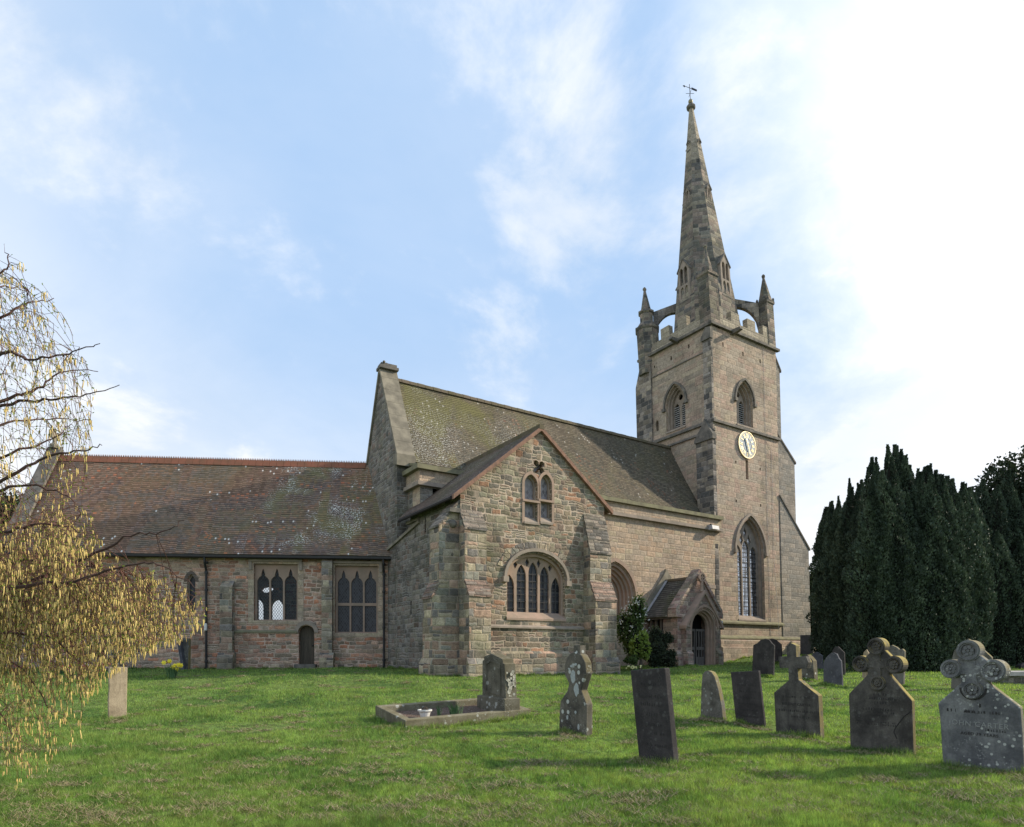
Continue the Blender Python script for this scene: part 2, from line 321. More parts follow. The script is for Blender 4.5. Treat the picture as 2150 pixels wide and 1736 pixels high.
M['dial_dark'] = simple('clock_dark_line', (.02, .03, .045), (.03, .04, .06), 3, .5, .1, .4)
M['gold'] = simple('gilding', (.82, .66, .36), (.92, .80, .52), 6, .35, .05, .5, .35)
M['gilt_ball'] = simple('dull_gilt', (.33, .28, .15), (.22, .20, .13), 6, .5, .1, .4, .3)

# ------------------------------------------------------------------ frames and mesh builder
A = Vector((.838, .5455)).normalized(); P = Vector((-A.y, A.x))      # along the nave (towards the tower) / across it (away)
class Fr:
    def __init__(s, o, U, N, lean=None): s.o = Vector(o); s.U = Vector(U).normalized(); s.N = Vector(N).normalized(); s.lean = lean
    def p(s, u, n, z): q = s.o + s.U * u + s.N * n; return Vector((q.x, q.y, z))
    def at(s, pu, pv, n=0.0):
        """photograph position (2150 px copy) -> (u, z) on this wall plane"""
        k = (pu - CU) / F; z = 5.0
        for _ in range(5):
            dx = s.lean(z) if s.lean else 0.0
            ox = s.o.x + s.N.x * n + dx; oy = s.o.y + s.N.y * n
            u = (k * oy - ox) / (s.U.x - k * s.U.y); Y = oy + s.U.y * u
            z = EYE + (CV - pv) / F * Y
        return u, z
def tri(polys):
    return tessellate_polygon([[Vector((a, b, 0)) for a, b in pl] for pl in polys])
EACH = {'buttress', 'buttress_weathering', 'string_course', 'buttress_cap', 'corner_buttress', 'window_surround', 'slit_backing', 'gable', 'porch_coping', 'gablet_coping', 'porch_plinth', 'verge', 'gate', 'porch_timber', 'chancel_roof', 'nave_roof', 'plinth_moulding', 'plinth', 'cornice', 'fascia', 'lichen_patch', 'tower_roof', 'corbel_head', 'flashing', 'shade_sheet', 'gutter', 'transept_roof', 'east_coping', 'buttress_base'}
class MB:
    def __init__(s, warp=None): s.v = []; s.f = []; s.m = []; s.pc = []; s.warp = warp
    def add(s, vs, fs, m=0):
        b = len(s.v); s.pc.append([b, len(s.f)]); s.v.extend(tuple(v) for v in vs); s.f.extend(tuple(i + b for i in f) for f in fs); s.m.extend([m] * len(fs))
    def extr(s, polys, f0, f1, m=0, side_m=None):
        pts = [q for pl in polys for q in pl]; n = len(pts)
        if len(polys) == 1 and len(pts) == 4:
            caps0 = [(0, 1, 2, 3)]
        else: caps0 = [tuple(t) for t in tri(polys)]
        vs = [f0(*q) for q in pts] + [f1(*q) for q in pts]
        s.add(vs, caps0 + [tuple(reversed([i + n for i in c])) for c in caps0], m)
        fs = []; b = 0
        for pl in polys:
            k = len(pl)
            for i in range(k):
                j = (i + 1) % k; fs.append((b + i, b + j, n + b + j, n + b + i))
            b += k
        s.m.extend([m if side_m is None else side_m] * len(fs)); base = len(s.v) - 2 * n
        s.f.extend(tuple(i + base for i in f) for f in fs)
    def prism(s, fr, poly, n0, n1, holes=(), m=0, side_m=None):
        s.extr([list(poly)] + [list(h) for h in holes], lambda a, b: fr.p(a, n0, b), lambda a, b: fr.p(a, n1, b), m, side_m)
    def xprism(s, fr, poly, u0, u1, m=0): s.extr([list(poly)], lambda a, b: fr.p(u0, a, b), lambda a, b: fr.p(u1, a, b), m)
    def box(s, fr, u0, u1, n0, n1, z0, z1, m=0): s.prism(fr, [(u0, z0), (u1, z0), (u1, z1), (u0, z1)], n0, n1, m=m)
    def slab(s, pts, th, m=0):
        pts = [Vector(q) for q in pts]; n = (pts[1] - pts[0]).cross(pts[2] - pts[0]).normalized()
        if n.z < 0: n = -n
        k = len(pts); s.add(pts + [q - n * th for q in pts], [tuple(range(k)), tuple(reversed(range(k, 2 * k)))] + [(i, (i + 1) % k, k + (i + 1) % k, k + i) for i in range(k)], m)
    def rings(s, rings, m=0, cap=True):
        k = len(rings[0]); vs = [v for r in rings for v in r]; fs = []
        for i in range(len(rings) - 1):
            for j in range(k): a = i * k + j; b = i * k + (j + 1) % k; fs.append((a, b, b + k, a + k))
        if cap: fs.append(tuple(reversed(range(k)))); fs.append(tuple(range((len(rings) - 1) * k, len(rings) * k)))
        s.add(vs, fs, m)
    def tube(s, pts, rad, sides=6, m=0):
        pts = [Vector(q) for q in pts]; n = len(pts)
        if not isinstance(rad, (list, tuple)): rad = [rad] * n
        rs = []; up = Vector((0.31, .17, .94))
        for i in range(n):
            d = (pts[min(i + 1, n - 1)] - pts[max(i - 1, 0)])
            d = d.normalized() if d.length > 1e-9 else Vector((0, 0, 1))
            a = d.cross(up); a = a.normalized() if a.length > 1e-4 else Vector((1, 0, 0)); b = d.cross(a)
            rs.append([pts[i] + (a * math.cos(t) + b * math.sin(t)) * rad[i] for t in [2 * math.pi * j / sides for j in range(sides)]])
        s.rings(rs, m)
    def ngon(s, cx, cy, prof, k=8, rot=0.0, m=0):
        s.rings([[Vector((cx + r * math.cos(rot + 2 * math.pi * j / k), cy + r * math.sin(rot + 2 * math.pi * j / k), z)) for j in range(k)] for r, z in prof], m)
    def ball(s, c, r, m=0, k=10):
        c = Vector(c); s.rings([[c + Vector((r * math.sin(a) * math.cos(b), r * math.sin(a) * math.sin(b), -r * math.cos(a))) for b in [2 * math.pi * j / k for j in range(k)]]
                 for a in [math.pi * (i + .15) / (6.3) for i in range(7)]], m)
    def split(s):
        """the separate pieces (touching ones stay together)"""
        V = [Vector(v) for v in s.v]; n = len(s.pc); ends = s.pc[1:] + [[len(s.v), len(s.f)]]; bb = []
        for (a, f0), (b, f1) in zip(s.pc, ends):
            q = V[a:b]; bb.append(([min(v[i] for v in q) - .01 for i in range(3)], [max(v[i] for v in q) + .01 for i in range(3)]))
        g = list(range(n))
        def find(i):
            while g[i] != i: i = g[i]
            return i
        for i in range(n):
            for j in range(i):
                if all(bb[i][0][k] < bb[j][1][k] and bb[j][0][k] < bb[i][1][k] for k in range(3)): g[find(i)] = find(j)
        out = {}
        for i in range(n):
            mb = out.setdefault(find(i), MB(s.warp)); (a, f0), (b, f1) = s.pc[i], ends[i]; o = len(mb.v)
            mb.v += s.v[a:b]; mb.f += [tuple(k - a + o for k in f) for f in s.f[f0:f1]]; mb.m += s.m[f0:f1]
        return list(out.values())
    def build(s, name, mats, parent=None, smooth=False, normals=True):
        if name in EACH and len(s.pc) > 1:
            ps = s.split()
            if len(ps) > 1: return [q.build(name, mats, parent, smooth, normals) for q in ps][-1]
        vs = [s.warp(v) for v in s.v] if s.warp else s.v
        me = bpy.data.meshes.new(name); me.from_pydata([tuple(v) for v in vs], [], s.f)
        if not isinstance(mats, (list, tuple)): mats = [mats]
        for mt in mats: me.materials.append(M[mt] if isinstance(mt, str) else mt)
        me.polygons.foreach_set('material_index', s.m)
        if normals:
            bm = bmesh.new(); bm.from_mesh(me); bmesh.ops.recalc_face_normals(bm, faces=bm.faces); bm.to_mesh(me); bm.free()
        me.validate()
        uvl = me.uv_layers.new(name='UVMap')
        for poly in me.polygons:
            n = poly.normal
            if .05 < abs(n.z) and n.z < 0: n = -n
            t = Vector((-n.y, n.x, 0))
            t = t.normalized() if t.length > .05 else Vector((A.x, A.y, 0)); b = n.cross(t)
            for li in poly.loop_indices:
                co = me.vertices[me.loops[li].vertex_index].co; uvl.data[li].uv = (co.dot(t), co.dot(b))
        if smooth: me.polygons.foreach_set('use_smooth', [True] * len(me.polygons))
        o = bpy.data.objects.new(name, me); COL.objects.link(o)
        if parent: o.parent = parent; o.matrix_parent_inverse = parent.matrix_basis.inverted()
        return o
def tag(o, label=None, cat=None, group=None, kind=None):
    if label: o['label'] = label
    if cat: o['category'] = cat
    if group: o['group'] = group
    if kind: o['kind'] = kind
    return o
def empty(name, loc, label, cat, group=None, kind=None):
    o = bpy.data.objects.new(name, None); COL.objects.link(o); o.location = loc; o.empty_display_size = .2
    return tag(o, label, cat, group, kind)
def at(u, v, Y): return Vector(((u - CU) / F * Y, Y, EYE + (CV - v) / F * Y))

# ------------------------------------------------------------------ ground
CP = []
for X in (-30, -20, -12, -5, 0, 5, 12, 20, 30):
    for Y, z in ((0, 0), (5, 0), (9, 0), (12, .03), (15, .15), (20, .40)): CP.append((X, Y, z))
CP += [(-30, 31, .8), (-22, 31, .80), (-17, 30, .78), (-12, 31, .78), (-6.4, 31.5, .80), (-10, 27.5, .80), (-7.2, 27.2, .92), (-5, 27, .80), (-14, 26, .62), (-22, 26, .62), (-2.5, 25.0, .66), (0, 24.5, .58), (4.5, 28.6, .60), (6.5, 33, .78),
       (9.5, 36.3, .86), (8, 34, .80), (12.8, 40, .93), (13.6, 42, .98), (16, 43.4, 1.27), (19, 44.8, 1.38), (22, 47, 1.46), (12, 30, .70), (15, 36, .88), (20, 40, 1.12),
       (14, 25, .60), (20, 28, .66), (26, 28, .66), (32, 38, .95), (28, 50, 1.4), (24, 56, 1.5), (45, 60, 1.2), (40, 45, 1.1), (0, 50, 1.2), (-20, 45, 1.0), (0, 75, 1.5), (-40, 75, 1.4), (40, 80, 1.5), (15, 60, 1.5), (80, 80, 1.4), (-60, 40, 1.0), (60, 20, .5), (-60, 0, 0), (60, 0, 0), (0, -20, 0), (0, 150, 1.5), (120, 150, 1.5), (-120, 150, 1.5)]
CPA = np.array(CP)
def ground_np(x, y):
    x = np.asarray(x, float); y = np.asarray(y, float); num = np.zeros_like(x); den = np.zeros_like(x)
    for cx, cy, cz in CP:
        w = 1.0 / (((x - cx) ** 2 + (y - cy) ** 2 + .6) ** 2); num += w * cz; den += w
    z = num / den
    z += .022 * np.sin(x * 1.3 + y * .7) * np.cos(y * 1.1 - x * .4) + .012 * np.sin(x * 3.1 - y * 2.3)
    return z
def ground(x, y): return float(ground_np(np.array([x]), np.array([y]))[0])
def base_Y(u, v, lo=5.0, hi=70.0):
    """distance at which the ground is seen at this place of the photograph"""
    Y = lo
    while Y < hi:
        if CV + (EYE - ground((u - CU) / F * Y, Y)) * F / Y <= v: return Y
        Y += .05
    return hi
def grid_sheet(name, xs, ys, mat):
    X, Y = np.meshgrid(xs, ys); Z = ground_np(X, Y); nx, ny = len(xs), len(ys)
    vs = np.stack([X.ravel(), Y.ravel(), Z.ravel()], 1); i = np.arange((ny - 1) * (nx - 1)); r, c = i // (nx - 1), i % (nx - 1); a = r * nx + c
    me = bpy.data.meshes.new(name); me.from_pydata(vs.tolist(), [], np.stack([a, a + 1, a + nx + 1, a + nx], 1).tolist())
    me.materials.append(mat); me.polygons.foreach_set('use_smooth', [True] * len(me.polygons))
    o = bpy.data.objects.new(name, me); COL.objects.link(o); tag(o, kind='structure'); return o
def turf_color(t, p):
    n = t.noise(p, .55, 5, .62); n2 = t.noise(p, 3.3, 4, .65)
    col = t.ramp(t.step(n, .28, .72), [(.085, .158, .042), (.130, .220, .058), (.205, .290, .082), (.140, .228, .062)])
    col = t.mix(t.step(n2, .54, .68, 0, .75), col, (.24, .275, .08))
    sx = t.sep(p); stripe = t.m('SINE', t.m('MULTIPLY', t.m('ADD', sx[0], t.m('MULTIPLY', sx[1], .22)), 3.6)); col = t.mul(col, t.m('MULTIPLY_ADD', stripe, .06, 1.0))
    n3 = t.noise(p, 8.0, 3, .6); col = t.mul(col, t.step(n3, .32, .68, .55, 1.25))
    return col
t = NT('turf'); p = t.pos(); c = turf_color(t, p); th = t.noise(p, 5.5, 5, .7)
c = t.mix(t.step(th, .60, .68, 0, .8), c, (.20, .165, .10)); c = t.mul(c, t.m('MULTIPLY_ADD', t.noise(p, 60, 3), .9, .25))
t.bsdf(c, .95, t.bump(t.noise(p, 30, 4, .7), .8, .04), .1); M['turf'] = t.mat
near_x = np.concatenate([np.linspace(-300, -42, 14), np.arange(-40, 45, .8), np.linspace(48, 300, 14)])
near_y = np.concatenate([np.linspace(-60, -2, 8), np.arange(0, 62, .8), np.linspace(66, 500, 16)])
grid_sheet('ground', near_x, near_y, M['turf'])

# ------------------------------------------------------------------ the church
CH = empty('church', (0, 34, .8), 'long medieval stone church with tall spire, clock tower, gabled transept and tiled chancel', 'church')
def lean(z): return -.025 * min(max(z, 0), 23) - .066 * max(z - 23, 0)
def wlean(v): return (v[0] + lean(v[2]), v[1], v[2])
C0 = Vector((13.65, 42.0))
TS = Fr(C0, A, -P, lean); TE = Fr(C0, P, -A, lean)            # tower south and east faces
TW, TD = 6.9, 6.4
NS = Fr(C0, A, -P)                                              # nave south wall (u negative to the east)
def arch(uc, w, z0, zs, rise, k=9, kind='p', legs=True):
    a = w / 2; pts = [(uc - a, z0)] if legs else []
    if rise <= 0: return [(uc - a, z0), (uc - a, zs), (uc + a, zs), (uc + a, z0)]
    if kind == 'p':
        R = (a * a + rise * rise) / (2 * a); cx = uc - a + R; th = math.atan2(rise, (R - a)) if R > a else math.pi / 2
        th = math.acos(max(-1, min(1, (R - a) / R)))
        L = [(cx - R * math.cos(th * i / k), zs + R * math.sin(th * i / k)) for i in range(k + 1)]
        pts += L + [(2 * uc - x, z) for x, z in reversed(L[:-1])]
    else:
        pts += [(uc - a * math.cos(math.pi * i / (2 * k)), zs + rise * math.sin(math.pi * i / (2 * k))) for i in range(2 * k + 1)]
    if legs: pts.append((uc + a, z0))
    return pts
def ogee(uc, w, z0, zs):   # small cusped head
    a = w / 2; return [(uc - a, z0), (uc - a, zs), (uc - a * .9, zs + .16 * w), (uc - a * .62, zs + .36 * w), (uc - a * .30, zs + .46 * w), (uc - a * .32, zs + .62 * w), (uc - a * .2, zs + .86 * w), (uc, zs + 1.12 * w),
                (uc + a * .2, zs + .86 * w), (uc + a * .32, zs + .62 * w), (uc + a * .30, zs + .46 * w), (uc + a * .62, zs + .36 * w), (uc + a * .9, zs + .16 * w), (uc + a, zs), (uc + a, z0)]
def ring_poly(uc, w, zs, rise, d1, d2, drop=.0, kind='p'):
    o = arch(uc, w + 2 * d2, zs - drop, zs, rise + d2 * 1.1, kind=kind); i = arch(uc, w + 2 * d1, zs - drop, zs, rise + d1 * 1.1, kind=kind)
    return o + list(reversed(i))
LASTW = [None]
def window(fr, prm, lights, depth, gl, fm='dressed', hood=None, kind='p', warp=None, sill=True, orders=0, extra=(), hd=(.10, .24), bars=0, thick=.16, gm_d=.09):
    uc, w, z0, zs, rise = prm; eps = .012
    m = MB(warp); outl = arch(uc, w + 2 * eps, z0 - eps, zs, rise + eps if rise > 0 else 0, kind=kind)
    if rise <= 0: outl = [(uc - w / 2 - eps, z0 - eps), (uc - w / 2 - eps, zs + eps), (uc + w / 2 + eps, zs + eps), (uc + w / 2 + eps, z0 - eps)]
    m.prism(fr, outl, -depth, -depth - thick, holes=list(lights) + list(extra))
    for q in range(orders):
        d = .11 * (q + 1); n1 = -depth * (q + 1) / (orders + 1)
        o = arch(uc, w + 2 * eps, z0, zs, rise + eps, kind=kind); i = arch(uc, w - 2 * d, z0, zs, rise - d * 1.15, kind=kind)
        m.prism(fr, o + list(reversed(i)), n1, -depth + .005 * (q + 1))
    if sill: m.xprism(fr, [(.06, z0 - .14), (.06, z0 - .05), (-depth - .02, z0 + .16 + .25 * depth), (-depth - .02, z0 - .14)], uc - w / 2 - .03, uc + w / 2 + .03)
    wo = m.build('window', fm, CH); LASTW[0] = wo
    g = MB(warp); g.prism(fr, outl, -depth - gm_d, -depth - gm_d - .012); g.build('glass', gl, wo)
    if bars:
        b = MB(warp)
        for (l) in lights:
            us = [q[0] for q in l]; zs_ = [q[1] for q in l]; a, c_ = min(us), max(us); lo, hi = min(zs_), max(zs_)
            for k in range(1, 40):
                z = lo + k * bars
                if z < hi - .28: b.box(fr, a, c_, -depth - .03, -depth - .055, z, z + .03)
            b.box(fr, (a + c_) / 2 - .012, (a + c_) / 2 + .012, -depth - .028, -depth - .05, lo, hi - .12)
        b.build('glazing_bar', 'iron', wo)
    if hood:
        h = MB(warp)
        if rise > 0:
            h.prism(fr, ring_poly(uc, w, zs, rise, hd[0], hd[1], kind=kind), -.02, .12)
            for sx in (-1, 1): q = uc + sx * (w / 2 + (hd[0] + hd[1]) / 2); h.box(fr, q - .13, q + .13, -.02, .17, zs - .2, zs + .03)
        else:
            h.box(fr, uc - w / 2 - .22, uc + w / 2 + .22, -.02, .12, zs + .10, zs + .22)
            for sx in (-1, 1): q = uc + sx * (w / 2 + .15); h.box(fr, q - .07, q + .07, -.02, .10, zs - .32, zs + .10)
        h.build('hood_mould', hood, wo)
    return arch(uc, w, z0 - (.0), zs, rise, kind=kind) if rise > 0 else [(uc - w / 2, z0), (uc - w / 2, zs), (uc + w / 2, zs), (uc + w / 2, z0)]

# ---- tower
ZP = 23.2
def tower():
    G = -0.2
    # openings of the south face
    uc = TS.at(1577, 1200)[0]; _, zs = TS.at(1577, 1158); _, z0 = TS.at(1577, 1303); _, za = TS.at(1577, 1088)
    W1 = 2.9; rise = za - zs; lights = []; ex = []
    lw = .72; dd = .84; ui = uc; zi = z0 + .30; DP = .42
    for k in (-1, 0, 1): lights.append(arch(ui + k * dd, lw, zi, zs - .1 + (.35 if k == 0 else 0), .55))
    for k in (-.5, .5): ex.append([(ui + k * dd, zs + .42), (ui + k * dd - .2, zs + .8), (ui + k * dd + (.05 if k < 0 else -.05), zs + 1.28), (ui + k * dd + .2, zs + .8)])
    ex.append([(ui, zs + 1.0), (ui - .2, zs + 1.38), (ui, zs + 1.75), (ui + .2, zs + 1.38)])
    h1 = window(TS, (uc, W1, z0 + .1, zs, rise), lights, DP, 'glass_tower', hood='dressed', warp=wlean, orders=1, extra=ex, bars=.34, hd=(.14, .30), thick=.16)
    # belfry windows
    holes = {'S': [h1], 'E': []}
    for fr, key, pu, pvs in ((TS, 'S', 1563.5, (843, 893, 802)), (TE, 'E', 1418, (850, 900, 808))):
        ub = fr.at(pu, 850)[0]; zsb = fr.at(pu, pvs[0])[1]; z0b = fr.at(pu, pvs[1])[1]; zab = fr.at(pu, pvs[2])[1]
        ls = [arch(ub + k * .36, .52, z0b + .12, zsb - .12, .42) for k in (-1, 1)]
        q = [(ub + .21 * math.cos(a), zsb + .66 + .21 * math.sin(a)) for a in [i * math.pi / 4 for i in range(8)]]
        h = window(fr, (ub, 1.75, z0b, zsb, zab - zsb), ls, .55, 'void', hood='dark_dressed', warp=wlean, orders=2, extra=[q], hd=(.08, .22), gm_d=.45, thick=.14)  # pane here is a near-black sheet painting belfry shade, not glass
        holes[key].append(h)
        lo = MB(wlean)
        for k in range(13):
            z = z0b + .2 + k * .145
            if z < zsb + .1:
                for sx in (-1, 1): lo.xprism(fr, [(-.555, z), (-.555, z + .045), (-.72, z + .14), (-.72, z + .10)], ub + sx * .36 - .27, ub + sx * .36 + .27)
        lo.build('louvre', 'louvre', LASTW[0])
    # slit under the clock and small light on the east face
    us, zt = TS.at(1568, 966); _, zb = TS.at(1568, 1006)
    holes['S'].append([(us - .14, zb), (us - .14, zt), (us + .14, zt), (us + .14, zb)])
    us2, zt2 = TE.at(1379.5, 884); _, zb2 = TE.at(1379.5, 905); holes['E'].append(arch(us2, .28, zb2, zt2 - .2, .28))
    put = [(TS, 'S', 1545, 970), (TS, 'S', 1596, 985), (TS, 'S', 1546, 1052), (TS, 'S', 1597, 1061), (TS, 'S', 1518, 723), (TS, 'S', 1560, 743), (TS, 'S', 1596, 758),
           (TE, 'E', 1374, 770), (TE, 'E', 1409, 752), (TE, 'E', 1446, 727)]
    for fr, key, a, b in put:
        u, z = fr.at(a, b); hh = .14 if b < 770 else .09; holes[key].append([(u - .07, z - hh), (u - .07, z + hh), (u + .07, z + hh), (u + .07, z - hh)])
    m = MB(wlean); th = .85
    m.prism(TS, [(0, G), (TW, G), (TW, ZP), (0, ZP)], 0, -th, holes=holes['S'])
    m.prism(TE, [(th, G), (TD, G), (TD, ZP), (th, ZP)], 0, -th, holes=holes['E'])
    m.box(TS, th, TW, -TD + th, -TD, G, ZP); m.box(TS, TW - th, TW, -th, -TD + th, G, ZP)
    m.build('tower_wall', 'tower_stone', CH)
    v = MB(wlean); v.box(TS, 1.6, TW - 1.6, -1.75, -TD + 1.75, 0, ZP - .3); v.build('tower_shade_box', 'void', CH)  # added near-black box paints the shade inside the hollow tower
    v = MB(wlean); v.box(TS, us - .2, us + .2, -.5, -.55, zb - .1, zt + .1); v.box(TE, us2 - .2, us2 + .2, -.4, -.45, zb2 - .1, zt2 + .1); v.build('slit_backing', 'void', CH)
    # strings
    s = MB(wlean)
    def band(z, h, out, faces=('S', 'E'), a=0.0):
        if 'S' in faces: s.xprism(TS, [(-.05, z), (out, z), (out, z + h * .5), (-.05, z + h)], -out, TW + out * .9)
        if 'E' in faces: s.xprism(TE, [(-.05, z - .004), (out, z - .004), (out, z + h * .5), (-.05, z + h - .004)], -out * .9, TD + out)
    band(ZP - .1, .32, .22); band(TS.at(1510, 883)[1] - .2, .3, .17)
    z = TE.at(1475, 742)[1]; band(z, .12, .06, ('E',)); z = TE.at(1470, 912)[1]; band(z - .1, .22, .12, ('E',))
    s.build('string_course', 'dark_dressed', CH)
    s = MB(wlean)
    zc = TS.at(1600, 1309)[1]; s.xprism(TS, [(-.05, zc - .1), (.2, zc - .1), (.2, zc), (-.05, zc + .16)], .2, TW - .05)
    z1 = TS.at(1600, 1340)[1]; z2 = TS.at(1600, 1360)[1]
    s.xprism(TS, [(-.05, z1 - .08), (.22, z1 - .08), (.22, z1), (-.05, z1 + .2)], -.15, TW + 3.2)
    s.build('plinth_moulding', 'mossy_dressed', CH)
    s = MB(wlean); s.xprism(TS, [(-.05, G), (.46, G), (.46, z2), (-.05, z2 + .2)], -.2, TW + 3.3); s.xprism(TS, [(-.05, G), (.32, G), (.32, z1 - .2), (-.05, z1)], -.2, TW + 3.25); s.build('plinth', 'tower_stone', CH)
    # gargoyles
    for fr, a, b in ((TS, 1544, 697), (TE, 1417, 716)):
        u, z = fr.at(a, b, .3); g = MB(wlean); g.xprism(fr, [(0, z - .1), (0, z + .22), (.75, z + .16), (.8, z), (.5, z - .06)], u - .13, u + .13); g.build('gargoyle', 'dark_dressed', CH)
    # parapet
    m = MB(wlean)
    def cren(fr, L, z0, z1, z2, n, first):
        pts = [(first, z0)]; step = (L - first * 2) / (2 * n - 1); u = first
        for i in range(2 * n - 1):
            top = z2 if i % 2 == 0 else z1; pts += [(u, top), (u + step, top)]; u += step
        pts.append((u, z0)); m.prism(fr, pts, -.02, -.40)
    cren(TS, TW, ZP + .2, ZP + .75, ZP + 1.45, 4, .45); cren(TE, TD, ZP + .2, ZP + .75, ZP + 1.45, 4, .45)
    N2 = Fr(C0 + A * TW + P * TD, -A, P, lean); W2 = Fr(C0 + A * TW + P * TD, -P, A, lean)
    cren(N2, TW, ZP + .2, ZP + .75, ZP + 1.45, 4, .45); cren(W2, TD, ZP + .2, ZP + .75, ZP + 1.45, 4, .45)
    m.build('parapet', 'spire_new', CH)
    m = MB(wlean); m.box(TS, .3, TW - .3, -.3, -TD + .3, ZP - .1, ZP + .1); m.build('tower_roof', 'lead', CH)
    # buttresses: west projecting, three stages
    m = MB(wlean)
    e1 = TS.at(1699, 1250)[0]; zl = TS.at(1697, 1150)[1]; zh = TS.at(1640, 1050)[1]
    def stage(u1, zo, zi, n0, n1): m.prism(TS, [(TW - .02, G), (u1, G), (u1, zo), (TW - .02, zi)], n0, n1)
    stage(e1, zl, zh + .3, .05, -1.25)
    e2 = TS.at(1672, 1000)[0]; zl2 = TS.at(1670, 966)[1]; zh2 = TS.at(1632, 905)[1]; stage(e2, zl2, zh2, -.12, -1.2)
    e3 = TS.at(1644, 850)[0]; zl3 = TS.at(1637, 770)[1]; stage(e3, zl3, zl3 + 1.1, -.2, -1.15)
    m.build('buttress', 'tower_grey', CH)
    m = MB(wlean)
    for (ua, za_, ub_, zb_, n0, n1) in ((TW - .05, zh + .34, e1 + .12, zl - .06, .12, -1.3), (TW - .05, zh2 + .06, e2 + .12, zl2 - .1, -.06, -1.25), (TW - .05, zl3 + 1.2, e3 + .12, zl3 - .1, -.14, -1.2)):
        m.prism(TS, [(ua, za_), (ub_, zb_), (ub_, zb_ - .16), (ua, za_ - .10)], n0, n1)
    m.build('buttress_weathering', 'dark_dressed', CH)
    # corner shaft of the south-east angle and the north-east buttress
    m = MB(wlean)
    zc = TE.at(1490, 915)[1]
    m.prism(TE, [(-.12, G), (1.25, G), (1.25, zc - .2), (.55, zc + .7), (-.12, zc - .2)], .3, -.02)
    m.prism(TE, [(-.05, zc), (.62, zc), (.62, ZP - .9), (-.05, ZP - .9)], .16, -.02)
    m.prism(TE, [(TD - 1.0, G), (TD + .55, G), (TD + .55, 21.3), (TD + .1, 22.6), (TD - 1.0, 22.6)], .12, -.9)
    m.build('corner_buttress', 'buttress_dark', CH)
    m = MB(wlean)
    m.prism(TE, [(-.2, zc - .35), (1.33, zc - .35), (1.33, zc - .15), (.62, zc + .75), (.45, zc + 1.1), (-.2, zc - .05)], .40, .0)
    m.prism(TE, [(-.1, ZP - 1.0), (.7, ZP - 1.0), (.7, ZP - .8), (.3, ZP - .2), (-.1, ZP - .3)], .26, -.02)
    m.build('buttress_cap', 'dark_dressed', CH)
    # clock
    ck, zk = TS.at(1569, 934, .1); R = .90
    def circ(r, n=40, a0=0): return [(ck + r * math.cos(a0 + 2 * math.pi * i / n), zk + r * math.sin(a0 + 2 * math.pi * i / n)) for i in range(n)]
    m = MB(wlean); m.prism(TS, circ(R), .02, .10)
    m.prism(TS, circ(R + .02), .06, .125, holes=[circ(R - .022)], m=1)
    m.prism(TS, circ(R * .50), .10, .106, holes=[circ(R * .47)], m=2)
    for i in range(6):
        a = i * math.pi / 3 + .3; b = a + math.pi / 3
        for q, w_ in (((.25 * R), a), ):
            c1 = (ck + .22 * R * math.cos(a), zk + .22 * R * math.sin(a)); c2 = (ck + .47 * R * math.cos(a), zk + .47 * R * math.sin(a)); c3 = (ck + .22 * R * math.cos(b), zk + .22 * R * math.sin(b))
            for (x0, y0), (x1, y1) in ((c1, c2), (c1, c3)):
                d = Vector((x1 - x0, y1 - y0)).normalized(); nx, ny = -d.y * .009, d.x * .009
                m.prism(TS, [(x0 + nx, y0 + ny), (x1 + nx, y1 + ny), (x1 - nx, y1 - ny), (x0 - nx, y0 - ny)], .10, .107, m=2)
    for i in range(60):
        a = 2 * math.pi * i / 60; r = R * .90; s_ = .018
        cx_, cz_ = ck + r * math.cos(a), zk + r * math.sin(a); m.prism(TS, [(cx_ - s_, cz_ - s_), (cx_ + s_, cz_ - s_), (cx_ + s_, cz_ + s_), (cx_ - s_, cz_ + s_)], .10, .113, m=1)
    rom = ['XII', 'I', 'II', 'III', 'IIII', 'V', 'VI', 'VII', 'VIII', 'IX', 'X', 'XI']
    for i, txt in enumerate(rom):
        a = math.pi / 2 - i * math.pi / 6; rad = Vector((math.cos(a), math.sin(a))); tan = Vector((math.sin(a), -math.cos(a)))
        wd = {'I': .055, 'V': .12, 'X': .12}; tot = sum(wd[c_] for c_ in txt); x = -tot / 2; r0, r1 = R * .54, R * .83
        def stroke(xa, ra, xb, rb, w_=.028):
            p0 = rad * ra + tan * xa; p1 = rad * rb + tan * xb; o = tan * w_ / 2
            m.prism(TS, [(ck + q.x, zk + q.y) for q in (p0 - o, p1 - o, p1 + o, p0 + o)], .10, .116, m=1)
        for c_ in txt:
            w_ = wd[c_]
            if c_ == 'I': stroke(x + w_ / 2, r0, x + w_ / 2, r1)
            if c_ == 'V': stroke(x + w_ / 2, r0, x + .01, r1, .034); stroke(x + w_ / 2, r0, x + w_ - .01, r1, .02)
            if c_ == 'X': stroke(x + w_ - .01, r0, x + .01, r1, .034); stroke(x + .01, r0, x + w_ - .01, r1, .02)
            x += w_
    dial = m.build('clock', ['dial', 'gold', 'dial_dark'], CH)
    def hand(name, ang, L, tail, w_):
        h = MB(wlean); d = Vector((math.sin(ang), math.cos(ang))); o = Vector((d.y, -d.x))
        pts = [d * -tail + o * w_ * .5, d * L * .55 + o * w_ * .55, d * L * .72 + o * w_ * .9, d * L, d * L * .72 - o * w_ * .9, d * L * .55 - o * w_ * .55, d * -tail - o * w_ * .5]
        h.prism(TS, [(ck + q.x, zk + q.y) for q in pts], .15, .175); h.build(name, 'gold', dial)
    hand('minute_hand', math.radians(162), R * .86, .12, .06); hand('hour_hand', math.radians(341), R * .55, .1, .085)
